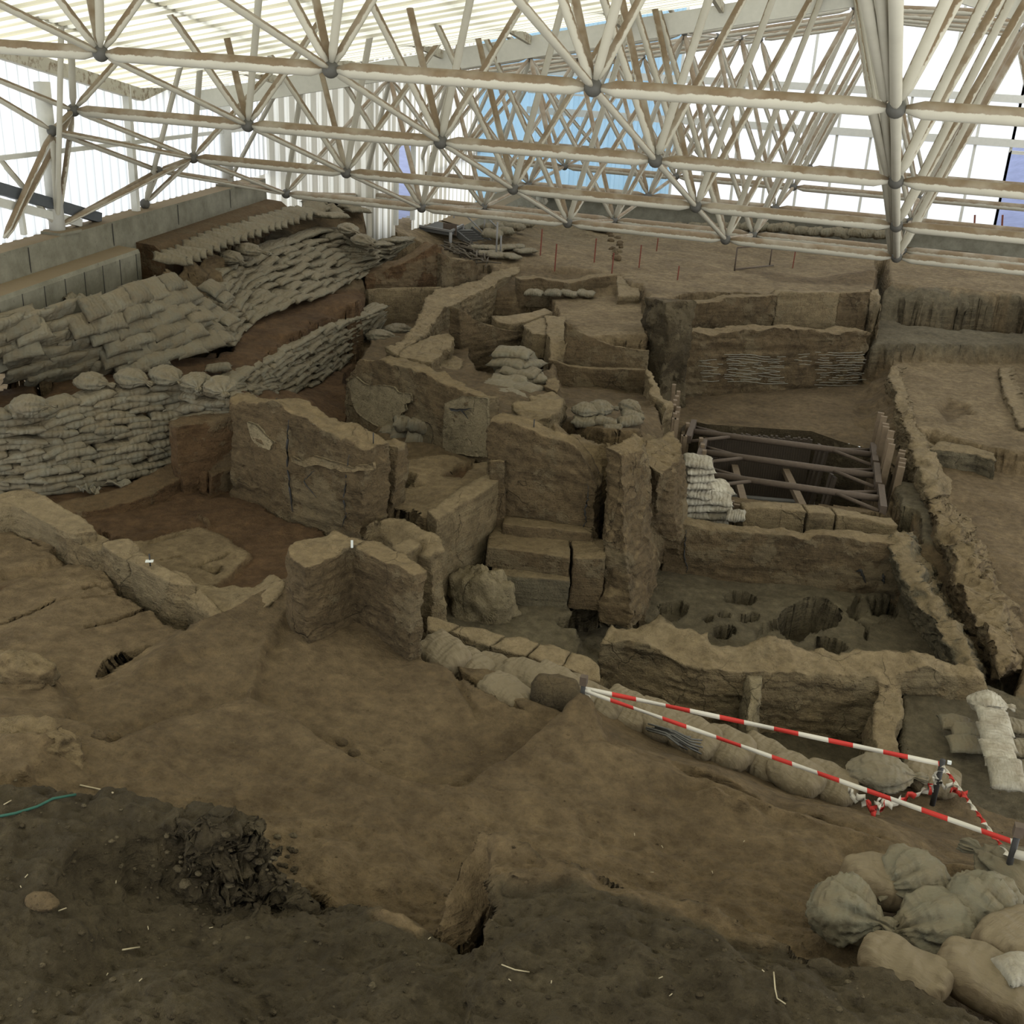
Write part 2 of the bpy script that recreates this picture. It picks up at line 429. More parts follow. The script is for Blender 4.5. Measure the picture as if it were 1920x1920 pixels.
def wall(name, a, b, tops, th, zb, mat, label, batter=.04, **k):
    """a,b: (px,py,h) two points of the face's vertical plane; tops: pixel polyline of its upper front edge"""
    A = P(*a); B = P(*b); pts = [onplane(A, B, x, y) for x, y in tops]
    d = (B-A)[:2]; nrm = np.array([-d[1], d[0]]); nrm /= np.linalg.norm(nrm)
    mid = (A+B)[:2]/2
    if nrm@mid < 0: nrm = -nrm        # away from the camera
    n3 = np.array([nrm[0], nrm[1], 0])
    back = [p+n3*(th[i] if hasattr(th, '__len__') else th)+np.array([0, 0, -.02]) for i, p in enumerate(pts)][::-1]
    top = pts+back
    def zb_(p): return np.array([p[0], p[1], zb])
    bot = [zb_(p-n3*batter) for p in pts]+[zb_(p) for p in back]
    return loft(name, top, bot, mat, label=label, **k)
def block(name, tops, zb, mat, label, grow=.05, **k):
    """tops: list of (px,py,h)"""
    T = [P(*p) for p in tops]; c = sum(T)/len(T)
    bot = []
    for p in T:
        d = (p-c); d[2] = 0; L = np.linalg.norm(d)+1e-6; q = p+d/L*grow; q[2] = zb; bot.append(q)
    return loft(name, T, bot, mat, label=label, **k)
# ================================================================ TERRAIN
SOIL = dict(t=(.185, .138, .080), b=(.128, .092, .051), r=(.10, .060, .030), d=(.062, .049, .029), p=(.235, .19, .12), g=(.12, .10, .064), l=(.16, .116, .066))  # d and g double as shade painted on pit and hole floors
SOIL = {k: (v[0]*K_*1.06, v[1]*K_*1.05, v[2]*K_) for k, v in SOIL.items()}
PATCH = []
def patch(crop, pts, soil, feather=.05, extra=(), rough=.0, jag=.018):
    PATCH.append((cv(crop, pts), SOIL[soil], feather, cv(crop, extra), rough, jag))
# far plateau
patch('O', [(600,340,-3.6),(740,410,-4.3),(950,380,-4.9),(1300,376,-4.95),(1950,424,-4.95),(2300,470,-4.95),(2300,760,-4.85),(1920,556,-4.85),(1655,532,-4.85),(1640,548,-4.85),(1460,558,-4.85),(1215,564,-4.85),(1165,520,-4.85),(1080,528,-4.85),(975,512,-4.85),(945,506,-4.85),(905,500,-4.8),(850,520,-4.75),(800,500,-4.35),(760,500,-4.2),(690,480,-4.1)], 't', .08, [(1100,450,-4.95),(860,470,-4.7),(1400,480,-4.9)])
patch('D', [(500,60,-4.85),(900,100,-4.82),(1180,50,-4.6),(1230,90,-4.8),(1180,150,-4.85),(700,130,-4.85)], 'b', .35)
patch('O', [(1740,470,-4.85),(1830,458,-4.75),(1950,470,-4.7),(1950,486,-4.9),(1800,486,-4.9)], 'g', .2, jag=.08)
# upper left: ledges by the concrete wall, terraces under the sandbags
patch('O', [(-200,570,-3.72),(0,590,-3.72),(200,545,-3.65),(300,500,-3.62),(560,385,-3.5),(600,360,-3.3),(660,380,-3.5),(745,425,-4.05),(775,455,-4.2),(755,450,-4.2),(700,450,-4.1),(640,432,-3.95),(560,440,-3.9),(500,458,-3.9),(450,475,-3.95),(418,510,-4.0),(440,560,-4.3),(430,600,-4.6),(330,650,-4.7),(240,700,-4.85),(70,745,-4.9),(65,665,-4.4),(0,672,-4.35),(-200,720,-4.35)], 'b', .06, [(0,620,-3.85),(100,650,-4.2),(200,620,-4.05),(330,570,-3.95),(150,700,-4.6)])
patch('K', [(780,400,-3.98),(900,310,-3.85),(1100,290,-3.8),(1250,280,-3.85),(1200,350,-3.9),(1000,420,-3.95),(850,430,-4.0)], 'd', .2)
# slope between the two long sandbag walls
patch('O', [(400,655,-4.8),(430,655,-4.8),(432,560,-4.2,-4.8),(450,478,-3.95,-4.8),(500,461,-3.9,-4.78),(560,443,-3.9,-4.74),(640,435,-3.95,-4.72),(700,452,-4.1,-4.7),(750,452,-4.2,-4.5),(830,455,-4.4),(830,480,-4.3),(700,540,-5.1),(690,560,-5.2),(715,578,-5.05),(640,600,-5.0),(540,645,-4.95),(440,716,-4.9),(395,700,-4.9),(400,660,-4.85)], 'r', .08, [(560,600,-4.8),(640,560,-4.75),(520,620,-4.8)])
patch('B', [(600,640,-4.72),(700,600,-4.7),(900,500,-4.7),(915,600,-4.85),(700,690,-4.95),(680,700,-5.0),(600,690,-4.9)], 'b', .1)
# ground behind the front stack
patch('O', [(-200,720,-4.35,-4.75),(0,674,-4.35,-4.75),(65,667,-4.4,-4.75),(80,740,-4.75),(110,705,-4.78),(230,692,-4.8),(400,652,-4.85),(425,700,-4.85),(440,740,-4.7),(340,716,-4.55),(150,748,-4.5),(0,795,-4.5),(-200,820,-4.5)], 'r', .07)
patch('A', [(1060,1130,-5.2),(1100,1080,-5.2),(1200,1060,-5.2),(1250,1100,-5.2),(1200,1150,-5.2),(1100,1160,-5.2)], 'd', .12)
# trench behind the tall left mudbrick wall
patch('O', [(440,718,-4.9,-5.0),(540,648,-4.95,-5.75),(600,620,-5.0,-5.85),(640,602,-5.0,-5.85),(715,580,-5.05,-5.85),(735,600,-5.8),(700,660,-5.85),(655,700,-5.9),(660,790,-6.0),(720,830,-6.0),(740,900,-6.0),(560,900,-5.9)], 'r', .1)
# middle mass
patch('O', [(655,700,-5.3),(700,625,-5.5),(735,600,-5.6),(700,560,-5.6),(690,545,-5.4),(840,540,-5.2),(900,510,-4.9),(960,505,-4.9),(1165,520,-4.9),(1215,566,-5.0),(1215,700,-5.6),(1290,800,-5.6),(1285,870,-5.6),(1150,820,-5.4),(1080,800,-5.3),(930,790,-5.2),(900,860,-5.2),(900,880,-5.1),(740,960,-5.2),(735,860,-5.3)], 'b', .06)
patch('C', [(880,300,-5.15),(1000,215,-5.15),(1600,225,-5.12),(1740,230,-5.1),(1785,550,-5.2),(1700,545,-5.2),(1560,510,-5.2),(1400,450,-5.2),(1310,385,-5.2),(1215,330,-5.2),(1080,335,-5.2),(900,335,-5.2)], 't', .05)
patch('C', [(150,180,-5.6),(560,180,-5.6),(480,300,-5.6),(250,540,-5.7),(120,560,-5.7),(140,400,-5.6)], 'b', .05)
patch('C', [(700,640,-6.35),(790,520,-6.35),(1190,540,-6.35),(1240,640,-6.35),(1230,800,-6.35),(1180,930,-6.35),(980,1010,-6.35),(780,960,-6.35)], 'd', .05)  # sunken room floor, its dark tone stands for the shade down there
patch('C', [(1250,700,-6.0),(1780,700,-6.0),(1830,800,-6.0),(1760,1030,-5.15),(1500,1030,-5.12),(1320,960,-5.2),(1260,860,-5.6)], 'b', .12)
patch('C', [(1200,960,-4.8),(1390,1030,-5.0),(1480,1080,-5.0),(1560,1060,-4.9),(1740,1030,-5.0),(1900,1000,-5.2),(1960,1100,-5.2),(1900,1220,-5.1),(1740,1200,-5.1),(1560,1250,-5.3),(1500,1330,-5.4),(1420,1230,-5.1),(1330,1090,-4.7),(1250,1060,-4.6)], 't', .05)
patch('C', [(300,1190,-5.1),(590,1150,-5.1),(770,1190,-5.1),(1000,1170,-5.1),(975,1200,-5.12),(500,1500,-5.15),(460,1520,-5.2),(290,1480,-5.2)], 't', .02)
patch('C', [(330,1325,-5.3),(390,1325,-5.3),(430,1350,-5.32),(420,1375,-5.3),(370,1385,-5.3),(325,1380,-5.3)], 'd', .02)
patch('C', [(580,1310,-5.22),(680,1250,-5.22),(745,1240,-5.22),(750,1270,-5.22),(690,1330,-5.25),(640,1310,-5.22)], 'r', .02)
# centre pit room, floor tone kept dark to paint in its shade
patch('G', [(760,400,-5.2,-6.35),(900,410,-5.2,-6.35),(950,300,-5.12,-6.35),(880,175,-5.1,-6.35),(1080,40,-5.1,-6.35),(1290,-85,-5.1,-6.35),(1276,228,-5.75,-6.35),(1760,300,-5.75,-6.35),(1800,600,-6.35),(1790,720,-6.35),(1760,800,-6.4),(1700,930,-6.5),(1500,900,-6.4),(1200,820,-6.35),(880,720,-6.35),(790,600,-6.35)], 'g', .03)
patch('G', [(1540,840,-6.7),(1620,828,-6.7),(1690,850,-6.7),(1680,880,-6.7),(1560,880,-6.7)], 'd', .05)
# far room and shoring pit, right side rooms
patch('D', [(60,640,-6.6),(250,560,-6.6),(1180,560,-6.6),(1300,560,-6.4),(1330,900,-6.45),(1300,1150,-6.5),(1240,1290,-6.4),(560,1250,-6.45),(200,1290,-6.5),(100,900,-6.55)], 'b', .08)
patch('D', [(1100,700,-6.5),(1200,600,-6.3),(1290,500,-6.15),(1340,660,-6.0),(1400,800,-6.0),(1440,930,-6.0),(1420,1000,-6.05),(1290,900,-6.4),(1100,860,-6.6)], 'b', .15)
patch('D', [(1220,150,-5.6),(1225,280,-5.6),(1350,330,-5.6),(1600,350,-5.6),(2100,380,-5.6),(2100,540,-5.62),(1880,490,-5.62),(1280,432,-5.62),(1170,430,-5.62),(1180,360,-5.6),(1190,150,-5.6)], 'g', .12)
patch('D', [(1240,130,-4.85),(1700,170,-4.85),(2100,210,-4.85),(2100,320,-5.55),(1920,330,-5.5),(1700,280,-5.3),(1500,300,-5.4),(1240,240,-5.3)], 'g', .12, [(1450,220,-4.95)], jag=.1)
patch('D', [(1280,510,-6.0),(1880,520,-6.0),(2200,560,-6.0),(2200,1060,-6.0),(1920,1030,-6.0),(1780,1000,-6.0),(1700,960,-6.0),(1440,930,-6.0),(1370,800,-6.0),(1300,640,-6.0)], 't', .05)
patch('D', [(1500,770,-6.15),(1540,730,-6.15),(1640,760,-6.15),(1665,800,-6.15),(1600,800,-6.15),(1540,830,-6.12)], 'b', .12)
patch('O', [(1690,850,-6.35),(1740,845,-6.35),(1866,880,-6.35),(1950,890,-6.35),(2200,950,-6.35),(2200,1700,-6.3),(1960,1500,-6.3),(1880,1400,-6.35),(1890,1250,-6.35),(1860,1130,-6.35),(1800,1030,-6.35),(1740,940,-6.35)], 'l', .08, [(1880,1050,-6.3)])
patch('O', [(1695,980,-6.25),(1680,900,-6.3),(1720,900,-6.3),(1765,960,-6.3),(1800,1060,-6.35),(1830,1130,-6.5),(1800,1180,-6.6),(1740,1110,-6.4),(1700,1010,-6.25)], 'g', .08)
patch('O', [(1215,950,-6.45),(1400,960,-6.45),(1720,975,-6.45),(1730,1030,-6.45),(1215,1030,-6.45)], 'b', .03)
# east room floor with pits
patch('O', [(1225,1080,-6.75),(1250,1000,-6.75),(1700,1010,-6.8),(1705,1110,-6.8),(1760,1220,-6.85),(1800,1280,-6.85),(1640,1290,-6.85),(1140,1230,-6.8),(1205,1170,-6.75)], 'g', .03)
patch('O', [(1060,1180,-6.85),(1160,1170,-6.85),(1300,1200,-6.85),(1800,1240,-6.85),(1900,1300,-6.85),(1880,1420,-6.9),(1640,1420,-6.9),(1200,1360,-6.9),(1080,1290,-6.85)], 'g', .03)
def hole(crop, cx, cy, rx, ry, h, dz, soil='d', n=14, f=.012):  # hole floors take darker soil tones in place of the shade inside
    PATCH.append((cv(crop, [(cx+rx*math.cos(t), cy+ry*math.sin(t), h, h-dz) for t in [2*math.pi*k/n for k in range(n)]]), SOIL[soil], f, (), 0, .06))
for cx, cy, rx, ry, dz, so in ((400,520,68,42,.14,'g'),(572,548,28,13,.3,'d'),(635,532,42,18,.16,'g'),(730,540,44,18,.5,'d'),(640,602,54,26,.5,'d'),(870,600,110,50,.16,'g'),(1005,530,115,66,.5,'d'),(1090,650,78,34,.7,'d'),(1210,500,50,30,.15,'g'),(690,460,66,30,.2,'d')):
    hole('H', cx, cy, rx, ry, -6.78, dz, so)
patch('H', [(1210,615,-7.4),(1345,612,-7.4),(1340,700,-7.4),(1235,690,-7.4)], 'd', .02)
patch('O', [(1800,1030,-6.35),(1860,1130,-6.35),(1890,1250,-6.35),(1850,1280,-6.8),(1790,1260,-6.85),(1745,1180,-6.8),(1715,1110,-6.75),(1700,1020,-6.4)], 'b', .12)
# front cells south of the long front wall
patch('O', [(1090,1210,-6.9),(1250,1290,-6.9),(1690,1260,-6.95),(1690,1750,-7.0),(1440,1750,-6.95),(1250,1620,-6.9),(1120,1500,-6.85)], 'g', .03)
patch('O', [(1690,1265,-6.4),(1850,1285,-6.4),(1900,1300,-6.4),(2000,1330,-6.4),(2000,1520,-6.4),(2000,1650,-6.4),(1760,1700,-6.35),(1690,1700,-6.4)], 'g', .04)
# ditch between the low block wall and the near slope
patch('G', [(880,780,-5.4),(1250,990,-5.6),(1700,1040,-5.7),(1760,1080,-6.0),(1700,1120,-6.0),(1400,1060,-5.6),(1100,960,-5.4),(880,880,-5.2)], 'd', .05)
# slope with white sacks running down to the cells
patch('O', [(800,1215,-5.0),(900,1235,-5.1),(1010,1270,-5.2),(1100,1290,-5.25),(1240,1340,-5.45),(1330,1380,-5.55),(1460,1440,-5.7),(1580,1475,-5.8),(1700,1440,-5.8),(1740,1450,-5.7),(1890,1515,-5.8),(2000,1560,-5.8),(2000,1700,-5.0),(1600,1560,-5.1),(1300,1450,-5.0),(1000,1340,-4.95)], 'b', .12)
# room A (reddish) and its plaster floor
patch('O', [(-100,930,-5.3,-5.4),(60,905,-5.3,-5.4),(345,850,-5.3,-5.4),(345,790,-5.4),(445,780,-5.4),(500,960,-5.4),(700,1030,-5.4),(780,1050,-5.4),(760,1150,-5.4),(540,1150,-5.4),(420,1110,-5.4),(180,990,-5.4)], 'r', .04)
patch('A', [(1090,1500,-5.15),(1420,1480,-5.15),(1560,1700,-5.15),(1380,1690,-5.17),(1250,1730,-5.15),(1170,1680,-5.15),(1090,1700,-5.15)], 'r', .05)
patch('E', [(560,350,-5.33),(730,365,-5.33),(1010,288,-5.33),(1180,350,-5.33),(1230,400,-5.33),(1290,432,-5.34),(1150,570,-5.35),(1060,640,-5.35),(800,560,-5.35),(700,500,-5.34)], 't', .012)
patch('E', [(1000,225,-5.3),(1030,220,-5.28),(1100,250,-5.28),(1070,270,-5.3)], 'b', .03)
patch('E', [(1030,560,-5.5),(1140,560,-5.5),(1145,575,-5.5),(1110,592,-5.5)], 'd', .02)
# left cracked floor
patch('E', [(-200,310,-4.86),(60,310,-4.86),(200,380,-4.86),(400,400,-4.86),(560,520,-4.86),(620,640,-4.86),(800,690,-4.86),(1010,900,-4.86),(880,1060,-4.86),(740,1180,-4.86),(560,1290,-4.86),(330,1300,-4.86),(190,1010,-4.82),(0,960,-4.8),(-200,960,-4.8)], 'l', .05)
patch('E', [(-200,290,-4.76),(60,300,-4.76),(330,385,-4.76),(320,440,-4.76),(200,465,-4.76),(0,510,-4.76),(-200,550,-4.76)], 'l', .03)
patch('E', [(-100,590,-4.79),(150,545,-4.8),(190,560,-4.88),(0,640,-4.88),(-100,660,-4.88)], 'r', .1)
# near plateau
NP = [(-300,1300,-4.5),(0,1275,-4.55),(90,1245,-4.6),(140,1300,-4.75),(210,1280,-4.8),(290,1210,-4.78),(350,1170,-4.78),(420,1135,-4.75),(500,1090,-4.75),(560,1075,-4.75),(640,1100,-4.8),(790,1180,-4.8),(810,1222,-4.82),(850,1243,-4.85),(905,1300,-4.9),(960,1360,-4.95),(1020,1340,-4.95),(1075,1310,-4.9),(1130,1360,-4.95),(1220,1400,-5.0),(1330,1450,-5.0),(1460,1500,-5.0),(1600,1545,-5.0),(1760,1590,-5.0),(1920,1640,-4.9),(2200,1760,-4.9),(2400,2300,-4.3),(1000,2600,-3.1),(-600,2400,-3.1),(-600,1700,-4.0)]
patch('O', NP, 'b', .10, [(800,1500,-4.78),(600,1440,-4.74),(450,1400,-4.7),(1300,1600,-4.95),(1500,1700,-4.9),(1000,1500,-4.82),(700,1560,-4.74),(0,1420,-4.4),(240,1430,-4.62),(640,1620,-4.68),(1000,1540,-4.85),(780,1690,-4.80),(860,1640,-4.88),(700,1650,-4.72),(1600,1780,-4.75),(1150,1560,-4.93)])
patch('O', [(470,1300,-4.73,-4.9),(500,1220,-4.8,-4.85),(540,1150,-4.78,-4.82),(640,1150,-4.82,-4.86),(800,1225,-4.9,-4.95),(960,1310,-4.97,-5.0),(1060,1315,-4.9,-5.05),(1000,1370,-4.82,-5.05),(960,1398,-4.8,-5.05),(860,1458,-4.78,-5.02),(730,1442,-4.76,-5.0),(620,1385,-4.74,-4.98),(540,1330,-4.73,-4.93)], 'b', .05, jag=.02)
patch('O', [(215,1400,-4.68,-4.85),(320,1345,-4.7,-4.84),(470,1297,-4.72,-4.86),(490,1200,-4.78),(330,1240,-4.8),(150,1310,-4.8),(130,1370,-4.78)], 'b', .06, jag=.02)
patch('O', [(960,1400,-4.8),(1030,1345,-4.8),(1085,1285,-4.68),(1110,1300,-4.7),(1140,1372,-4.8),(1230,1412,-4.85),(1330,1450,-4.9),(1200,1480,-4.9),(1000,1470,-4.85)], 'b', .08)
patch('O', [(1110,1375,-4.82),(1330,1445,-4.86),(1500,1512,-4.88),(1640,1562,-4.88),(1920,1640,-4.82),(1920,1665,-4.86),(1640,1585,-4.93),(1490,1535,-4.95),(1320,1470,-4.95),(1130,1400,-4.9)], 'l', .06)
patch('E', [(500,1068,-4.86,-5.05),(530,1000,-4.86,-5.05),(650,935,-4.86,-5.05),(785,908,-4.86,-5.05),(670,970,-4.8,-5.05),(570,1030,-4.8,-5.05)], 'd', .012)
patch('E', [(-200,1360,-4.42),(0,1350,-4.38),(130,1320,-4.3),(230,1315,-4.3),(260,1350,-4.35),(310,1400,-4.5),(280,1480,-4.5),(150,1540,-4.35),(-200,1560,-4.3)], 'l', .06, jag=.05)
patch('E', [(-200,960,-4.6),(50,960,-4.62),(190,1020,-4.62),(240,1090,-4.7),(330,1190,-4.75),(250,1240,-4.7),(0,1200,-4.55),(-200,1180,-4.5)], 'l', .1, jag=.05)
# low lump near the tape, mound right
patch('O', [(1285,1478,-4.9,-4.85),(1340,1462,-4.8,-4.76),(1395,1478,-4.78,-4.76),(1415,1505,-4.86,-4.84),(1380,1530,-4.95,-4.9),(1310,1510,-4.95,-4.88)], 'b', .10)
# foreground dark soil: hollow near the camera, then the raised lump with its ragged face
patch('O', [(-700,1560,-4.3),(0,1560,-4.35),(240,1590,-4.48),(330,1640,-4.56),(450,1640,-4.6),(560,1650,-4.58),(600,1680,-4.55),(660,1690,-4.5),(720,1705,-4.42),(790,1740,-4.42),(850,1775,-4.4),(930,1790,-4.2),(1100,1900,-4.0),(1000,2600,-3.7),(-700,2600,-3.7),(-900,1800,-4.0)], 'd', .07, [(300,1750,-4.45),(550,1770,-4.4),(100,1750,-4.25),(300,1880,-4.1),(750,1850,-4.15),(500,1660,-4.6),(700,1760,-4.36)], jag=.06)
patch('O', [(690,1715,-4.40),(720,1700,-4.36),(760,1712,-4.36),(800,1745,-4.4),(780,1765,-4.4),(720,1745,-4.4)], 'l', .05)
patch('O', [(-700,1440,-4.10),(0,1438,-4.12),(240,1478,-4.15),(420,1502,-4.13),(485,1520,-4.12),(540,1560,-4.13),(556,1600,-4.18),(520,1612,-4.16),(470,1590,-4.14),(400,1580,-4.14),(330,1572,-4.17),(260,1600,-4.25),(180,1650,-4.3),(0,1740,-4.22),(-300,1800,-4.1)], 'd', .13, [(100,1600,-4.15),(400,1540,-4.1)], jag=.10)
# right fin and foreground ridge
patch('O', [(905,1548,-4.24),(950,1552,-4.22),(1010,1590,-4.2),(1120,1632,-4.2),(1250,1680,-4.2),(1340,1718,-4.2),(1420,1755,-4.19),(1500,1792,-4.17),(1600,1812,-4.17),(1700,1840,-4.12),(1800,1868,-4.08),(2000,1930,-4.05),(2600,2300,-3.9),(1000,2600,-3.6),(800,2400,-3.7),(880,1880,-4.1),(880,1800,-4.2),(905,1740,-4.2),(935,1680,-4.18),(925,1620,-4.18)], 'd', .03, [(1000,1800,-4.08),(1200,1800,-4.05),(1400,1850,-4.05),(1100,1700,-4.13)], jag=.02)
patch('O', [(905,1548,-4.22),(865,1610,-4.26),(838,1685,-4.33),(820,1738,-4.40),(845,1775,-4.50),(882,1768,-4.52),(912,1705,-4.44),(935,1640,-4.30),(965,1600,-4.22),(948,1556,-4.2)], 'l', .015, jag=.006)
patch('O', [(915,1555,-4.21),(950,1553,-4.2),(1010,1592,-4.18),(1120,1634,-4.18),(1250,1682,-4.18),(1400,1745,-4.18),(1480,1780,-4.16),(1400,1762,-4.14),(1200,1690,-4.13),(1060,1650,-4.13),(960,1650,-4.13),(925,1620,-4.17)], 'b', .03)
CARVE = []
def carve(crop, pts, w, dz, h): CARVE.append(([P(x, y, h) for x, y in cv(crop, pts)], w, dz))
carve('E', [(0,808),(100,770),(250,700),(400,680),(520,660),(620,630)], .018, .12, -4.86)
carve('E', [(450,820),(600,770),(700,720),(760,700),(830,670)], .02, .12, -4.86)
carve('E', [(300,460),(330,480),(370,480)], .05, .2, -4.86)
carve('E', [(590,600),(640,620),(700,660),(800,680)], .05, .2, -4.86)
carve('E', [(440,620),(500,600),(540,610)], .04, .1, -4.86)
carve('E', [(60,310),(130,340),(210,385)], .02, .1, -4.76)
carve('E', [(970,500),(1080,465),(1180,430)], .012, .05, -5.34)
carve('E', [(820,470),(920,450)], .014, .08, -5.34)
carve('E', [(760,380),(900,350),(1010,292)], .01, .04, -5.34)
carve('C', [(330,1310),(420,1300),(500,1305)], .02, .08, -5.1)
carve('H', [(1210,440),(1190,540),(1250,570),(1250,620)], .02, .15, -6.8)
carve('H', [(1170,560),(1260,570),(1370,540)], .012, .05, -6.8)
carve('O', [(590,1655),(612,1672),(636,1685)], .06, .3, -4.55)
carve('O', [(800,1180),(900,1310)], .03, .03, -4.85)

def polar(nr, na, r0, r1, a0, a1):
    t = np.linspace(0, 1, nr); r = 1/((1-t)/r0+t/r1)       # even in 1/r : even in the picture rows
    r = .62*r+.38*(r0*(r1/r0)**t)
    a = np.linspace(a0, a1, na)
    R, A = np.meshgrid(r, a, indexing='ij')
    return R*np.sin(A), R*np.cos(A)
NR, NA = (1250, 1300)
gx, gy = polar(NR, NA, 1.6, 37.5, math.radians(-58), math.radians(30))
q = np.stack([gx.ravel(), gy.ravel()], 1)
Hh = np.full(len(q), -6.6); col = np.tile(np.array(SOIL['b']), (len(q), 1))
q3 = np.column_stack([q, np.zeros(len(q))])
jn = fbm(q3, 3.1, 4, .55)
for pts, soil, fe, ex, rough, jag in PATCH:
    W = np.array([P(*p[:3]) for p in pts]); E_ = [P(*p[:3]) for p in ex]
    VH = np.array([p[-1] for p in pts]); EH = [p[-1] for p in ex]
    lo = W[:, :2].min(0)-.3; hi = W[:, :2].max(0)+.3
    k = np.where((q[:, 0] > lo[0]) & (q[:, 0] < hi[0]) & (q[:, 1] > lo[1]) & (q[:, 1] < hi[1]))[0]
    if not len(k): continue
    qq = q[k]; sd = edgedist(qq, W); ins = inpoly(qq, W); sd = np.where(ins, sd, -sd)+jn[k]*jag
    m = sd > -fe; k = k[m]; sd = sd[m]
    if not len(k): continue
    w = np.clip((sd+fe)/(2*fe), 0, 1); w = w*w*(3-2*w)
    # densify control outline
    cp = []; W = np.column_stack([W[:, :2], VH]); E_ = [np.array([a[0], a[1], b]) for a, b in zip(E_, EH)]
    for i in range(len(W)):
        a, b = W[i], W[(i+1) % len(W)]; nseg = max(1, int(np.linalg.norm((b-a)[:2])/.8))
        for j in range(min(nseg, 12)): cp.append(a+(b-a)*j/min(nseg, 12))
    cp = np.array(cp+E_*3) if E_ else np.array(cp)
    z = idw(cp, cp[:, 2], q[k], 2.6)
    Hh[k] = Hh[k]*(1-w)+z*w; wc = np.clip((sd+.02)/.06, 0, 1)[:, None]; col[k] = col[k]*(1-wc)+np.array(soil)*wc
for pl, wd, dz in CARVE:
    pl = np.array(pl); lo = pl[:, :2].min(0)-.5; hi = pl[:, :2].max(0)+.5
    k = np.where((q[:, 0] > lo[0]) & (q[:, 0] < hi[0]) & (q[:, 1] > lo[1]) & (q[:, 1] < hi[1]))[0]
    d = edgedist(q[k], [tuple(p) for p in pl], False)+jn[k]*.02
    w = np.clip(1-(d-wd*.5)/(wd*.8), 0, 1); Hh[k] -= dz*w
# the foot of the mound, relief
rr = np.hypot(q[:, 0], q[:, 1])
q3[:, 2] = Hh
n = fbm(q3, 1.6, 3)*.03+fbm(q3, 7, 3)*.010
near = np.clip((4.6-rr)/1.2, 0, 1); darkness = np.clip((.12-col[:, 0])/.03, 0, 1)
n += darkness*(fbm(q3*np.array([1, 1.6, 1])+5, 4.2, 4, .6)*.045)*np.clip((8-rr)/3, 0, 1)
n += np.clip((9-rr)/3, 0, 1)*fbm(q3+9, 14, 2)*.006
ragged = np.exp(-(((q[:, 0]-P(470,1590,-4.2)[0])/.45)**2+((q[:, 1]-P(470,1590,-4.2)[1])/.28)**2))
n += ragged*fbm(q3*np.array([1, 1, .3])+3, 6, 4, .6)*.05
Hh += n-ragged*0
# sideways crumble where it is steep
Z = Hh.reshape(NR, NA)
V = np.column_stack([q, Hh]); Vz = V*np.array([.8, .8, 1.8]); dd = fbm(Vz, 5, 3, .6)
gr = np.abs(np.gradient(Z, axis=0))+np.abs(np.gradient(Z, axis=1)); st = np.clip(gr.ravel()*14, 0, 1)
an = fbm(V*np.array([1.5, 1.5, 14]), 1, 3)
V[:, 0] += st*(dd*.03+an*.03); V[:, 1] += st*(fbm(Vz+50, 5, 3, .6)*.045+an*.05)
rg = ragged*.09; V[:, 0] += rg*fbm(Vz*1.3+80, 7, 3, .6); V[:, 1] += rg*fbm(Vz*1.3+90, 7, 3, .6); V[:, 2] += rg*.4*fbm(Vz*1.3+99, 8, 3, .6)
idx = np.arange(NR*NA).reshape(NR, NA)
fa = np.stack([idx[:-1, :-1], idx[:-1, 1:], idx[1:, 1:], idx[1:, :-1]], -1).reshape(-1, 4)
# the shoring pit and what lies under it is cut out of the ground
patch_end = 0
hp = [P(x, y, -6.5) for x, y in cv('D', [(285,845),(330,815),(400,830),(880,862),(1000,905),(1190,960),(1270,1030),(1290,1120),(1250,1270),(1100,1240),(860,1225),(560,1190),(340,1160),(290,1000)])]
cen = q[fa].mean(1); fa = fa[~inpoly(cen, hp)]
me = bpy.data.meshes.new('ground'); me.vertices.add(len(V)); me.vertices.foreach_set('co', V.astype(np.float32).ravel())
nf = len(fa); me.loops.add(nf*4); me.loops.foreach_set('vertex_index', fa.astype(np.int32).ravel())
me.polygons.add(nf); me.polygons.foreach_set('loop_start', np.arange(0, nf*4, 4, dtype=np.int32)); me.polygons.foreach_set('loop_total', np.full(nf, 4, np.int32))
me.polygons.foreach_set('use_smooth', np.ones(nf, bool)); me.update(calc_edges=True)
ca = me.color_attributes.new('soil', 'FLOAT_COLOR', 'POINT'); ca.data.foreach_set('color', np.column_stack([col, np.ones(len(col))]).astype(np.float32).ravel())
me.materials.append(MAT['ground'])
ground = bpy.data.objects.new('ground', me); C.objects.link(ground); ground['kind'] = 'structure'; ground['label'] = 'excavated earth ground with terraces, floors and pits'
GZ = Hh.reshape(NR, NA)
_rad = np.hypot(gx[:, 0], gy[:, 0])
def gz(x, y):
    r = math.hypot(x, y); a = math.atan2(x, y)
    i = int(np.clip(np.searchsorted(_rad, r), 1, NR-1)); j = int(np.clip(round((a-math.radians(-58))/math.radians(88)*(NA-1)), 0, NA-1))
    return float(max(GZ[i-1, j], GZ[i, j]))
def onground(px, py, h0=-5.0):
    """where the sight line meets the ground"""
    r = ray(px, py); t = np.arange(1.5, 40, .02)
    for k in t:
        p = r/np.linalg.norm(r)*k
        if p[2] <= gz(p[0], p[1]): return np.array([p[0], p[1], gz(p[0], p[1])])
    return P(px, py, h0)
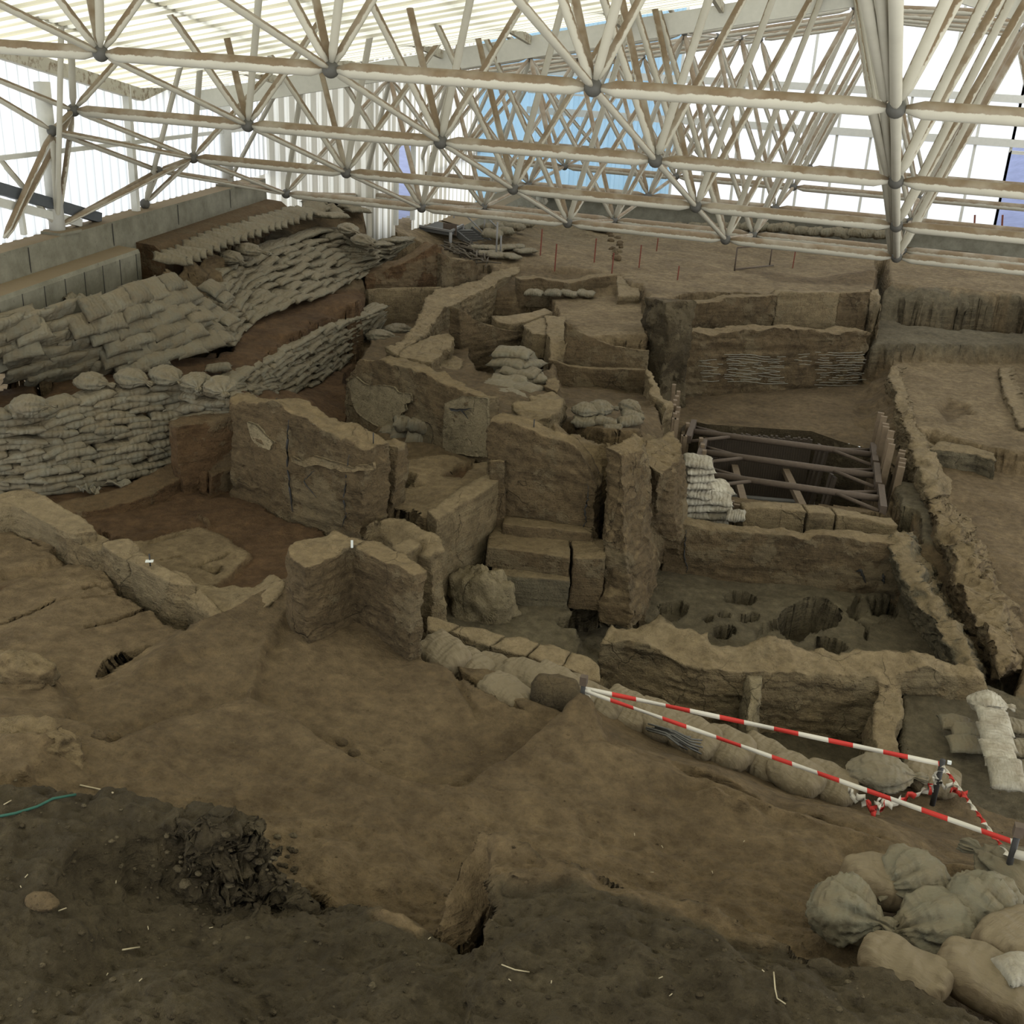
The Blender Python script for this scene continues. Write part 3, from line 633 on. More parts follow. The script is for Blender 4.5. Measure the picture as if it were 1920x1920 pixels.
# ================================================================ MUDBRICK WALLS
wall('mudbrick_wall', (492,935,-5.3), (700,1012,-5.3), cv('B', [(90,1262),(150,1300),(300,1300),(420,1335),(480,1375),(600,1412),(700,1462),(800,1520),(870,1570),(895,1590)]), .42, -6.1, MAT['brown'], 'tall thick mudbrick wall with a cracked face, right of the tall sandbag stack', res=.025, amp=.045, top_amp=.07)
wall('mudbrick_wall', (690,960,-5.3), (752,975,-5.3), cv('B', [(905,1590),(1000,1545),(1085,1562)]), .3, -6.1, MAT['brown'], 'dark upright end pier of the tall mudbrick wall beside the beige platform floor', res=.028, amp=.04)
wall('mudbrick_wall', (447,852,-5.0), (340,870,-5.0), cv('A', [(1060,1450),(1150,1425),(1300,1395),(1440,1335)]), .3, -5.6, MAT['red'], 'reddish recessed earth face under the right end of the sandbag stack', res=.03)
block('earth_ledge', cv('A', [(1060,1630,-5.12),(1180,1640,-5.12),(1260,1740,-5.13),(1380,1690,-5.13),(1560,1680,-5.12),(1540,1600,-5.1),(1400,1560,-5.08),(1080,1600,-5.1)]), -5.6, MAT['red'], 'low reddish ledge at the back of the reddish room', cat='ledge', grow=.04, res=.03, amp=.03)
block('earth_ledge', cv('A', [(300,1900,-5.3),(560,1850,-5.28),(800,1780,-5.26),(1060,1640,-5.2),(1180,1700,-5.2),(900,1850,-5.28),(640,1930,-5.32),(400,1970,-5.34)]), -5.6, MAT['red'], 'reddish earth strip along the foot of the tall sandbag stack', cat='ledge', grow=.03, res=.03, amp=.03)
# centre plastered wall
wall('mudbrick_wall', (702,820,-5.55), (915,860,-5.12), cv('C', [(25,725),(60,690),(105,610),(200,595),(300,640),(400,655),(500,695),(600,745),(700,775),(780,800),(855,830)]), [.25,.3,.45,.5,.4,.35,.3,.25,.22,.2,.2], -6.0, MAT['brown'], 'broad mudbrick wall with pale plaster patches in the middle of the dig', res=.028, amp=.04, top_amp=.03)
def panel(a, b, pts, off, mat, lab, res=.03, amp=.012, name='plaster_patch', th=.04, obj=None):
    """thin slab hugging a wall face: outline in pixels on the wall's plane, pulled off mm towards the camera"""
    A = P(*a); B_ = P(*b); d = (B_-A)[:2]; n = np.array([-d[1], d[0]]); n /= np.linalg.norm(n)
    if n@((A+B_)[:2]) < 0: n = -n
    n3 = np.array([n[0], n[1], 0]); A = A-n3*off; B_ = B_-n3*off
    W = [onplane(A, B_, x, y) for x, y in pts]
    u = np.array([d[0], d[1], 0])/np.linalg.norm(d)
    q2 = [((w-A)@u, w[2]) for w in W]
    T = [np.array([a_, b__, 0.]) for a_, b__ in q2]
    # grid the polygon
    dense = []
    for i in range(len(T)):
        a_, b__ = T[i], T[(i+1) % len(T)]; k = max(1, int(np.linalg.norm(b__-a_)/res))
        dense += [a_+(b__-a_)*j/k for j in range(k)]
    dense = np.array(dense); dense[:, :2] += .012*np.stack([fbm(dense, 9, 2), fbm(dense+5, 9, 2)], 1)
    nl = len(dense); lo = dense.min(0); hi = dense.max(0)
    gx_, gy_ = np.meshgrid(np.arange(lo[0], hi[0], res), np.arange(lo[1], hi[1], res)); g_ = np.stack([gx_.ravel(), gy_.ravel()], 1)
    g_ = g_[inpoly(g_, dense)] if len(g_) else g_
    if len(g_): g_ = g_[edgedist(g_, dense) > res*.5]
    ov, oe, of, orv, _, _ = delaunay_2d_cdt([Vector((p[0], p[1])) for p in dense]+[Vector((p[0], p[1])) for p in g_], [], [list(range(nl))], 1, 1e-5)
    pts3 = [A+u*v[0]+np.array([0, 0, v[1]-A[2]]) for v in ov]
    fr = disp(pts3, amp, .2, 1.6); bk = fr+n3*th
    m = len(fr); fc = [tuple(f) for f in of]+[tuple(i+m for i in f[::-1]) for f in of]
    ring = {}
    for i, o in enumerate(orv):
        for k in o:
            if k < nl: ring[k] = i
    rr_ = [ring[k] for k in range(nl) if k in ring]
    for i in range(len(rr_)): a_, b__ = rr_[i], rr_[(i+1) % len(rr_)]; fc.append((a_, a_+m, b__+m, b__))
    o = mesh_obj(name, np.concatenate([fr, bk]), fc, mat, None, True)
    if lab: tag(o, lab, 'plaster')
    return o
FA, FB = (702,820,-5.55), (915,860,-5.12)
def childof(o, par):
    o.parent = par; o.location = o.location-par.location; 
    for k in ('category',):
        if k in o: del o[k]
    return o
midw = bpy.data.objects['mudbrick_wall.003']
childof(panel(FA, FB, cv('C', [(40,735),(80,700),(130,740),(170,755),(230,745),(300,765),(330,790),(400,800),(405,845),(365,860),(370,890),(320,940),(300,945),(310,985),(230,1000),(190,985),(110,930),(75,880),(55,810)]), .06, MAT['plaster'], 'large ragged patch of pale plaster'), midw)
childof(panel(FA, FB, cv('C', [(600,850),(640,835),(700,815),(850,830),(858,1100),(855,1165),(760,1160),(690,1150),(590,1145),(585,1050)]), .07, MAT['plaster'], 'smooth pale plaster panel with a dark crack'), midw)
ckp = panel(FA, FB, cv('C', [(618,880),(680,892),(760,888),(700,905),(732,945),(690,905),(640,900)]), .115, MAT['black'], 'dark forked crack', name='crack', th=.01, res=.02); childof(ckp, midw)
childof(panel(FA, FB, cv('C', [(225,1010),(300,950),(340,935),(400,960),(500,970),(528,1010),(520,1190),(440,1200),(340,1190),(240,1020)]), .05, MAT['dark'], 'flat dark slab painting in the shade of the niche behind the bags', name='niche'), midw)  # dark slab stands for the shaded opening, the wall has no recess
# wall from the plaster panel to the right, big dark wall above the bench
wall('mudbrick_wall', (945,985,-5.75), (1122,1009,-5.75), cv('C', [(862,965),(900,950),(1000,960),(1100,992),(1210,1045),(1320,1085),(1400,1165),(1440,1220),(1470,1280),(1500,1335)]), .35, -6.5, MAT['brown'], 'dark sloping mudbrick wall above the earth bench', res=.028, amp=.045, top_amp=.04)
wall('mudbrick_wall', (945,985,-5.75), (957,880,-5.1), cv('C', [(955,1190),(965,1180),(975,1195)]), .2, -6.5, MAT['brown'], 'narrow corner of the sloping wall by the beige platform', res=.03)
# left side of the deep pit
block('mudbrick_wall', [(801,956,-5.08),(870,912,-5.08),(956,866,-5.08),(975,868,-5.1),(960,885,-5.08),(905,920,-5.08),(850,955,-5.1),(818,975,-5.12)], -6.4, MAT['tan'], 'smooth mudbrick face dropping from the beige platform into the deep room', grow=.0, res=.03, amp=.02)
block('mudbrick_wall', cv('G', [(560,255,-5.15),(660,205,-5.1),(740,185,-5.1),(860,250,-5.1),(930,290,-5.1),(965,360,-5.15),(900,410,-5.2),(845,400,-5.22),(760,370,-5.25),(700,345,-5.3),(640,300,-5.3)]), -6.4, MAT['tan'], 'lumpy broken wall top between the corner block and the deep room', grow=.06, res=.03, amp=.04, top_amp=.06)
block('earth_ledge', cv('G', [(700,345,-5.12),(800,300,-5.1),(850,330,-5.1),(760,400,-5.14)]), -5.5, MAT['tan'], 'small raised lump on the broken wall top', cat='ledge', grow=.05, res=.03, amp=.03)
# bench in the deep room
block('earth_bench', cv('G', [(1190,345,-5.72),(1400,372,-5.72),(1612,402,-5.72),(1615,300,-5.72),(1250,225,-5.72),(1200,280,-5.72)]), -5.98, MAT['brown'], 'wide earth bench, its left slab, under the sloping wall', cat='bench', grow=0, res=.03, amp=.015)
block('earth_bench', cv('G', [(1628,405,-5.72),(1795,405,-5.7),(1800,300,-5.7),(1630,290,-5.72)]), -6.4, MAT['brown'], 'right end of the earth bench beside the tall buttress', cat='bench', grow=0, res=.03, amp=.02)
block('earth_bench', cv('G', [(1215,480,-5.98),(1400,500,-5.98),(1610,520,-5.98),(1612,390,-5.98),(1250,300,-5.98)]), -6.4, MAT['grey'], 'recessed plastered block under the bench slab', cat='bench', grow=.02, res=.03, amp=.02)
block('earth_ledge', cv('G', [(1270,222,-5.58),(1400,240,-5.58),(1730,275,-5.6),(1730,240,-5.6),(1280,180,-5.58)]), -5.8, MAT['brown'], 'narrow step along the back of the bench', cat='ledge', grow=.02, res=.03, amp=.02)
# tall buttress to the right of the pit
loft('earth_buttress', [P(1146,838,-4.5), P(1176,818,-4.5), P(1200,812,-4.55), P(1212,822,-4.6), P(1205,845,-4.6), P(1165,850,-4.5)],
     [P(1128,1165,-6.5), P(1122,1000,-6.5), P(1205,990,-6.5), P(1232,1040,-6.5), P(1226,1120,-6.5), P(1185,1182,-6.5)], MAT['brown'], res=.026, amp=.055, strata=.08, label='tall tapering earth buttress between the deep room and the east room', cat='buttress')
loft('earth_buttress', [P(1200,850,-4.9), P(1220,825,-4.9), P(1268,812,-5.0), P(1282,850,-5.0), P(1262,880,-5.0), P(1230,885,-4.95)],
     [P(1200,1080,-6.6), P(1210,1030,-6.6), P(1290,1010,-6.6), P(1292,1040,-6.6), P(1268,1055,-6.6), P(1245,1050,-6.6)], MAT['brown'], res=.03, amp=.055, strata=.1, label='lower pale-topped earth buttress beside the white sandbag stack', cat='buttress')
# stub pillar in front
block('mudbrick_pillar', cv('G', [(150,350,-4.12),(185,315,-4.12),(270,290,-4.12),(370,280,-4.1),(420,262,-4.08),(490,290,-4.1),(560,305,-4.1),(520,345,-4.1),(490,355,-4.12),(330,432,-4.12),(250,450,-4.12),(200,420,-4.12),(170,400,-4.14)]), -5.0, MAT['brown'], 'squat mudbrick pillar with a flat top, left half of the corner block', cat='pillar', grow=.0, res=.018, amp=.03, top_amp=.025)
block('mudbrick_pillar', cv('G', [(502,350,-4.12),(560,305,-4.1),(620,310,-4.1),(720,360,-4.12),(866,462,-4.12),(800,495,-4.13),(700,450,-4.13),(600,400,-4.13)]), -5.05, MAT['brown'], 'mudbrick pillar arm reaching right from the corner block', cat='pillar', grow=.0, res=.018, amp=.03, top_amp=.025)
# low diagonal wall on the left
DW = [([(-120,150,-4.45),(20,120,-4.45),(60,112,-4.45),(150,105,-4.45),(250,165,-4.47),(380,225,-4.5),(490,285,-4.52),(500,318,-4.52),(400,330,-4.52),(345,322,-4.52),(200,250,-4.5),(60,185,-4.47),(-120,190,-4.45)], 'far piece of the low diagonal wall, under the sandbag stack'),
 ([(375,345,-4.62),(430,328,-4.6),(510,325,-4.6),(568,352,-4.62),(530,380,-4.62),(560,420,-4.64),(480,410,-4.64),(400,385,-4.64)], 'short sunken piece of the low diagonal wall'),
 ([(528,378,-4.56),(600,352,-4.56),(660,355,-4.56),(705,385,-4.57),(740,435,-4.58),(830,500,-4.6),(960,555,-4.62),(1010,600,-4.64),(900,590,-4.64),(810,548,-4.62),(660,462,-4.6),(590,440,-4.58)], 'middle piece of the low diagonal wall with a black and white marker'),
 ([(815,550,-4.64),(900,515,-4.62),(960,530,-4.64),(1020,600,-4.68),(1090,670,-4.7),(1155,735,-4.76),(1100,770,-4.78),(1000,680,-4.76),(900,600,-4.7)], 'near end of the low diagonal wall, sloping down to the earth')]
for pts, lab in DW:
    block('low_mudbrick_wall', cv('E', pts), -5.5, MAT['tan'], lab, grow=.0, res=.02, amp=.022, top_amp=.02, group='pieces of the low diagonal wall')
block('earth_ledge', cv('E', [(940,560,-4.82),(1060,600,-4.86),(1180,610,-4.9),(1300,600,-4.85),(1410,545,-4.8),(1480,600,-4.75),(1400,700,-4.74),(1300,710,-4.76),(1180,760,-4.78),(1080,690,-4.8)]), -5.5, MAT['tan'], 'pale earth ridge joining the low wall to the corner block', cat='ledge', grow=.04, res=.025, amp=.04, top_amp=.06)
# row of big bricks (low wall of blocks) in front of the deep room
BR = [[(880,702,-5.15),(940,700,-5.13),(1045,742,-5.16),(985,775,-5.18),(960,790,-5.2),(880,768,-5.18)],
 [(995,780,-5.18),(1055,746,-5.16),(1170,762,-5.18),(1282,800,-5.2),(1200,855,-5.22),(1100,820,-5.2)],
 [(1212,855,-5.22),(1296,806,-5.2),(1380,815,-5.22),(1448,846,-5.24),(1385,905,-5.26),(1290,880,-5.24)],
 [(1398,905,-5.26),(1460,850,-5.24),(1540,855,-5.26),(1620,890,-5.28),(1560,965,-5.3),(1470,940,-5.28)],
 [(1570,965,-5.31),(1628,893,-5.29),(1700,915,-5.31),(1765,960,-5.36),(1772,1040,-5.42),(1700,1030,-5.4),(1640,990,-5.34)]]
for i, pts in enumerate(BR):
    block('mudbrick_block', cv('G', pts), -6.35, MAT['tan'], ['first block of the flat-topped block row, against the corner pillar', 'second block of the flat-topped block row from the corner pillar, the longest', 'third block of the flat-topped block row, in its middle', 'fourth block of the flat-topped block row from the corner pillar', 'last crumbling block of the flat-topped block row, by the tape post'][i], cat='block', grow=.0, res=.022, amp=.02, top_amp=.02, group='row of big mudbrick blocks')
# long front wall of the east room (two stepped layers)
FR = cv('H', [(110,640,-6.08),(150,565,-6.05),(240,580,-6.05),(330,570,-6.0),(555,630,-6.02),(570,660,-6.05),(900,650,-6.05),(1050,665,-6.05),(1500,735,-6.08),(1740,775,-6.1),(1745,800,-6.12),(1600,795,-6.12),(1390,775,-6.12),(1390,800,-6.15),(1340,820,-6.15),(1060,775,-6.12),(780,770,-6.12),(560,760,-6.12),(340,700,-6.12),(230,660,-6.1)])
block('long_mudbrick_wall', FR, -7.0, MAT['tan'], 'long layered mudbrick wall across the front of the east room', grow=.0, res=.03, amp=.045, top_amp=.09, strata=.55)
block('mudbrick_ledge', cv('H', [(115,690,-6.3),(200,640,-6.3),(400,690,-6.3),(620,745,-6.32),(760,770,-6.34),(730,800,-6.34),(600,800,-6.34),(400,740,-6.32),(240,690,-6.32),(180,700,-6.32)]), -7.0, MAT['grey'], 'lower stepped layer under the left half of the long wall', cat='ledge', grow=.08, res=.03, amp=.05, strata=.55)
block('partition_wall', cv('H', [(735,775,-6.2),(790,770,-6.2),(800,800,-6.2),(795,850,-6.22),(800,900,-6.25),(780,960,-6.35),(765,1050,-6.5),(730,1040,-6.5),(740,960,-6.35),(755,880,-6.25)]), -7.1, MAT['plaster'], 'thin leaning plastered partition between the two front cells', grow=.02, res=.025, amp=.04)
block('partition_wall', cv('H', [(1300,830,-6.2),(1390,800,-6.2),(1400,860,-6.2),(1395,950,-6.22),(1380,1020,-6.25),(1385,1130,-6.3),(1390,1170,-6.3),(1300,1160,-6.3),(1285,1000,-6.25),(1270,900,-6.2)]), -7.1, MAT['tan'], 'thick brick partition on the right of the square front cell', grow=.0, res=.028, amp=.045, top_amp=.05)
block('earth_ledge', cv('H', [(1400,790,-6.25),(1740,800,-6.3),(1750,850,-6.32),(1450,850,-6.32),(1400,840,-6.3)]), -6.6, MAT['grey'], 'low ledge under the right end of the long wall', cat='ledge', grow=.02, res=.03, amp=.03)
# back wall of the east room and the block row behind it
wall('mudbrick_wall', (1250,1072,-6.75), (1700,1112,-6.78), cv('H', [(385,140),(470,135),(560,150),(640,160),(780,182),(900,190),(1000,210),(1030,190),(1200,205),(1350,225),(1440,235)]), .28, -7.2, MAT['brown'], 'cracked back wall of the east room with layered bricks', res=.03, amp=.035, top_amp=.03, strata=.5)
for i, (pts, lab) in enumerate([([(715,75,-6.15),(800,70,-6.15),(980,85,-6.15),(985,190,-6.15),(850,190,-6.15),(720,170,-6.15)], 'left block of the row behind the east room wall, next to the white bags'),
        ([(990,90,-6.15),(1110,95,-6.15),(1115,125,-6.15),(1110,215,-6.15),(995,200,-6.15)], 'middle block of the row behind the east room wall'),
        ([(1120,100,-6.15),(1200,110,-6.15),(1320,130,-6.18),(1390,140,-6.2),(1380,220,-6.2),(1125,215,-6.15)], 'right long block of the row behind the east room wall')]):
    a, b = pts[0], pts[[1, 1, 2][i]]
    x0, y0 = cv('H', [pts[0][:2]])[0]; 
    # front plane of the row: 0.3 m behind the room's back wall
    tp = {0: [(722,78),(800,72),(980,90)], 1: [(992,95),(1050,92),(1112,100)], 2: [(1122,102),(1200,112),(1330,138),(1385,142)]}[i]
    wall('mudbrick_block', (1400,1000,-6.5), (1680,1010,-6.5), cv('H', tp), .32, -6.9, MAT['tan'], lab, cat='block', res=.03, amp=.02, top_amp=.02)
# east room right side, ridge walls
loft('earth_ridge', [P(1668,1010,-6.05), P(1700,1000,-6.05), P(1722,1060,-6.1), P(1748,1110,-6.15), P(1790,1180,-6.2), P(1838,1262,-6.25), P(1810,1262,-6.3), P(1760,1180,-6.25), P(1715,1110,-6.2), P(1690,1050,-6.12)],
     [P(1655,1105,-6.9), P(1740,1010,-6.9), P(1760,1060,-6.9), P(1790,1110,-6.9), P(1830,1180,-6.9), P(1860,1270,-6.9), P(1775,1268,-6.95), P(1735,1205,-6.9), P(1706,1150,-6.9), P(1680,1112,-6.9)], MAT['grey'], res=.03, amp=.07, label='crumbling earth ridge along the right side of the east room', cat='ridge', top_amp=.08)
loft('earth_ridge', [P(1738,930,-6.05), P(1760,925,-6.05), P(1800,1000,-6.05), P(1842,1060,-6.05), P(1880,1130,-6.1), P(1905,1250,-6.2), P(1880,1262,-6.25), P(1840,1180,-6.2), P(1805,1100,-6.12), P(1770,1010,-6.1)],
     [P(1715,950,-6.7), P(1775,905,-6.5), P(1830,980,-6.5), P(1870,1050,-6.5), P(1915,1130,-6.5), P(1930,1260,-6.5), P(1850,1275,-6.9), P(1800,1190,-6.9), P(1775,1120,-6.8), P(1745,1030,-6.7)], MAT['brown'], res=.03, amp=.07, label='outer earth ridge at the right, beside the long terrace', cat='ridge', top_amp=.1)
loft('earth_ridge', [P(1675,690,-5.9), P(1690,695,-5.9), P(1712,790,-5.92), P(1745,850,-5.95), P(1762,925,-6.0), P(1740,930,-6.05), P(1720,880,-6.0), P(1695,800,-5.98), P(1672,720,-5.92)],
     [P(1655,700,-6.4), P(1700,690,-6.2), P(1728,790,-6.2), P(1758,850,-6.2), P(1790,925,-6.5), P(1715,940,-6.5), P(1700,890,-6.5), P(1668,810,-6.5), P(1650,730,-6.5)], MAT['tan'], res=.04, amp=.06, label='rubble edge between the shoring pit and the upper right floor', cat='ridge', top_amp=.06)
loft('earth_ridge', [P(1875,690,-5.9), P(1890,688,-5.9), P(1905,740,-5.9), P(1935,800,-5.9), P(1915,800,-5.9), P(1890,750,-5.9)],
     [P(1868,695,-6.1), P(1905,685,-6.1), P(1930,740,-6.1), P(1960,800,-6.1), P(1905,812,-6.1), P(1880,760,-6.1)], MAT['tan'], res=.04, amp=.05, label='low rubble edge at the far right of the upper right floor', cat='ridge')
block('mudbrick_strip', cv('D', [(1440,930,-6.02),(1560,945,-6.02),(1700,965,-6.03),(1780,1000,-6.04),(1785,960,-6.02),(1700,930,-6.0),(1500,900,-6.0)]), -6.6, MAT['grey'], 'striped brick front edge of the upper right floor', cat='wall', grow=.03, res=.035, amp=.04, strata=.9)
# far walls of the north room
wall('mudbrick_wall', (1235,748,-6.6), (1640,728,-6.6), cv('D', [(90,372),(230,360),(390,378),(560,365),(700,350),(900,365),(1000,372),(1080,362),(1170,368)]), .5, -7.0, MAT['brown'], 'lower dark back wall of the north room with white layered brick lines', res=.04, amp=.05, top_amp=.04, strata=.8)
nwall = bpy.data.objects[[o.name for o in bpy.data.objects if o.name.startswith('mudbrick_wall')][-1]]
wall('mudbrick_wall', (1225,606,-5.3), (1640,600,-5.35), cv('D', [(85,218),(180,215),(200,225),(340,228),(450,215),(460,200),(600,198),(720,190)]), .3, -5.8, MAT['brown'], 'upper back wall of the north room, its long left part', res=.04, amp=.04)
wall('mudbrick_wall', (1225,610,-5.35), (1640,604,-5.4), cv('D', [(722,192),(740,172),(800,170),(840,178),(960,176),(1030,180)]), .3, -5.8, MAT['tan'], 'upper back wall of the north room, smooth pale middle part', res=.04, amp=.02)
wall('mudbrick_wall', (1225,606,-5.3), (1640,600,-5.35), cv('D', [(1025,180),(1100,176),(1172,172)]), .3, -5.8, MAT['brown'], 'upper back wall of the north room, its short right part', res=.04, amp=.03)
block('mudbrick_pillar', cv('D', [(1172,175,-4.88),(1215,160,-4.86),(1222,240,-4.95),(1220,300,-5.15),(1215,360,-5.5),(1180,365,-5.5),(1172,280,-5.2)]), -6.0, MAT['tan'], 'narrow wall stub at the right corner of the north room', cat='pillar', grow=0, res=.04, amp=.04)
block('earth_column', cv('D', [(218,470,-5.9),(260,462,-5.9),(312,472,-5.9),(318,500,-5.9),(220,500,-5.9)]), -6.75, MAT['grey'], 'rounded banded earth column at the left of the north room back wall', cat='column', grow=.02, res=.04, amp=.03)
MAT['lines'] = simple('white_plaster_line', (.30, .285, .22), .9, .4, 30)
A_, B2_ = P(1235,748,-6.6), P(1640,728,-6.6)
def lines(x0, x1, y0, y1, n, slope, nm, wob=4):
    mb = MB()
    for k in range(n):
        y = y0+(y1-y0)*k/(n-1); pts = []; ph = rnd.random()*6
        x = x0+rnd.random()*30
        xe = x1-rnd.random()*40
        while x < xe:
            px, py = cv('D', [(x, y+slope*(x-x0)+wob*math.sin(x*.03+ph)+rnd.uniform(-1.5, 1.5))])[0]
            p = onplane(A_, B2_, px, py); n_ = p/np.linalg.norm(p); pts.append(p-np.array([n_[0], n_[1], 0])*.10); x += 14
            if rnd.random() < .08 and len(pts) > 2: mb.path(pts, .006, 5); pts = []; x += 20
        if len(pts) > 1: mb.path(pts, .006, 5)
    o = mb.obj('plaster_lines', MAT['lines'], nwall); o['kind'] = 'stuff'
lines(900, 1168, 465, 635, 15, 0.0, '', 2)
lines(460, 780, 470, 600, 13, .06, '', 3)
lines(330, 470, 500, 600, 7, .0, '')
lines(800, 930, 470, 520, 4, -.02, '')
# far middle platform: back bank, stub, left rooms
wall('earth_bank', (940,555,-5.15), (1165,552,-5.15), cv('C', [(1040,140),(1150,125),(1220,140),(1320,155),(1420,140),(1500,120),(1600,112)]), .4, -5.4, MAT['brown'], 'low dark earth bank behind the four pale bags', cat='bank', res=.04, amp=.03)
block('mudbrick_block', cv('C', [(1600,115,-4.88),(1660,118,-4.88),(1725,190,-4.92),(1730,230,-4.95),(1600,232,-4.95)]), -5.3, MAT['tan'], 'small stacked brick stub at the corner of the far platform', cat='block', grow=.02, res=.03, amp=.03, strata=.9)
wall('curved_mudbrick_wall', (880,735,-6.3), (1030,700,-6.25), cv('C', [(690,305),(740,330),(800,380),(860,400),(950,425),(1050,440),(1100,450),(1195,458)]), [.3,.25,.2,.18,.15,.15,.15,.15], -6.5, MAT['brown'], 'dished wall behind the bag staircase, with small round holes', res=.035, amp=.03, strata=.9)
wall('mudbrick_wall', (1040,745,-6.1), (1210,745,-6.0), cv('C', [(1205,600),(1250,612),(1320,640),(1400,652),(1550,658),(1650,655),(1765,665)]), .2, -6.4, MAT['brown'], 'straight wall below the far platform, left of the north room', res=.035, amp=.03)
wall('mudbrick_wall', (1065,690,-5.62), (1215,695,-5.62), cv('C', [(1300,380),(1345,420),(1420,460),(1500,495),(1600,525),(1700,545),(1790,552)]), .15, -5.9, MAT['brown'], 'sloping dark face under the front edge of the far platform', res=.035, amp=.03)
block('mudbrick_wall', cv('C', [(1190,350,-5.05),(1300,345,-5.05),(1320,430,-5.08),(1300,500,-5.1),(1300,590,-5.4),(1215,600,-5.4),(1200,470,-5.1)]), -6.2, MAT['tan'], 'stub wall between the dished wall and the far platform', grow=.02, res=.035, amp=.04)
block('curved_mudbrick_wall', cv('C', [(870,345,-5.05),(960,345,-5.05),(1080,330,-5.05),(1180,305,-5.05),(1225,325,-5.05),(1150,355,-5.07),(1060,385,-5.1),(980,395,-5.1),(900,380,-5.1)]), -5.5, MAT['tan'], 'low curved wall with a pale top at the foot of the far platform', grow=.0, res=.035, amp=.02)
block('mudbrick_wall', cv('C', [(1060,400,-5.12),(1150,360,-5.1),(1200,362,-5.1),(1190,400,-5.1),(1195,455,-5.12),(1105,452,-5.12)]), -5.6, MAT['tan'], 'small box of walls at the corner of the dished wall', grow=0, res=.035, amp=.03)
block('mudbrick_ridge_wall', cv('B', [(1290,655,-4.95),(1330,620,-4.95),(1400,600,-4.95),(1600,560,-4.9),(1740,480,-4.85),(1850,480,-4.85),(1830,510,-4.87),(1650,600,-4.92),(1470,700,-5.0),(1400,730,-5.02),(1330,800,-5.05),(1300,870,-5.1),(1200,935,-5.1),(1110,1000,-5.1),(1040,980,-5.1),(1120,920,-5.08),(1190,850,-5.05),(1240,760,-5.0)]), -5.9, MAT['tan'], 'long curving ridge wall running back to the entrance', grow=.04, res=.035, amp=.05, top_amp=.05)
block('mudbrick_block', cv('B', [(1110,1010,-5.12),(1200,940,-5.12),(1310,890,-5.12),(1400,880,-5.12),(1440,900,-5.12),(1420,960,-5.14),(1300,1060,-5.16),(1270,1050,-5.16)]), -5.9, MAT['tan'], 'flat-topped earth block beside the long ridge wall', cat='block', grow=.04, res=.03, amp=.05)
block('mudbrick_block', cv('B', [(1290,1090,-5.35),(1400,1000,-5.35),(1500,1040,-5.35),(1500,1150,-5.4),(1400,1110,-5.4)]), -6.3, MAT['tan'], 'lower step of the earth block by the bag staircase', cat='block', grow=.04, res=.03, amp=.05)
block('earth_bench', cv('C', [(860,760,-5.75),(900,690,-5.6),(940,650,-5.45),(1100,640,-5.45),(1130,700,-5.6),(1110,790,-5.75),(1090,860,-5.8),(880,850,-5.8)]), -6.6, MAT['brown'], 'earth core under the pale bag staircase', cat='bench', grow=.06, res=.04, amp=.04)
wall('earth_bank', (692,540,-4.98), (825,535,-4.98), cv('B', [(915,525),(1000,515),(1080,475),(1150,460),(1210,425),(1290,375),(1330,345),(1362,365)]), [.5]*8, -5.3, MAT['red'], 'high dark earth bank in the upper left room', cat='bank', res=.04, amp=.05)
wall('earth_bank', (825,537,-4.98), (893,525,-4.98), cv('B', [(1362,400),(1420,420),(1500,440),(1560,440),(1590,475)]), .3, -5.3, MAT['brown'], 'curved pale-edged bank around the single round bag', cat='bank', res=.04, amp=.03)
wall('mudbrick_wall', (695,610,-5.62), (800,600,-5.62), cv('B', [(925,618),(1000,612),(1100,608),(1250,604),(1380,602)]), .12, -5.9, MAT['tan'], 'thin flat-topped wall across the upper left room', res=.035, amp=.02)
# east of the plastered wall: bits behind the dark sloping wall
block('mudbrick_block', cv('C', [(1000,880,-4.95),(1090,850,-4.95),(1150,800,-4.95),(1230,800,-4.95),(1290,840,-4.95),(1250,900,-4.95),(1220,960,-4.95),(1050,950,-4.9)]), -5.6, MAT['tan'], 'stepped pale bricks at the foot of the bag staircase', cat='block', grow=.02, res=.03, amp=.05, top_amp=.08)
block('mudbrick_block', cv('C', [(1170,760,-5.35),(1190,710,-5.3),(1240,695,-5.3),(1262,730,-5.3),(1255,790,-5.35)]), -6.2, MAT['brown'], 'upright brick block to the right of the bag staircase', cat='block', grow=.02, res=.03, amp=.03)
block('mudbrick_ridge_wall', cv('C', [(1765,660,-5.45),(1800,670,-5.45),(1830,760,-5.5),(1880,830,-5.55),(1930,860,-5.55),(1880,880,-5.55),(1800,790,-5.5)]), -6.4, MAT['tan'], 'slim crumbling ridge at the left edge of the north room', grow=.05, res=.035, amp=.05)
wall('earth_bank', (1213,745,-6.5), (1275,790,-6.5), cv('C', [(1770,245),(1830,255),(1900,270)]), .6, -7.0, MAT['dark'], 'dark left side of the north room', cat='bank', res=.05, amp=.06)

# ================================================================ SHORING PIT
def Pz(c, x, y, h): xx, yy = cv(c, [(x, y)])[0]; return P(xx, yy, h)
pit = MB()
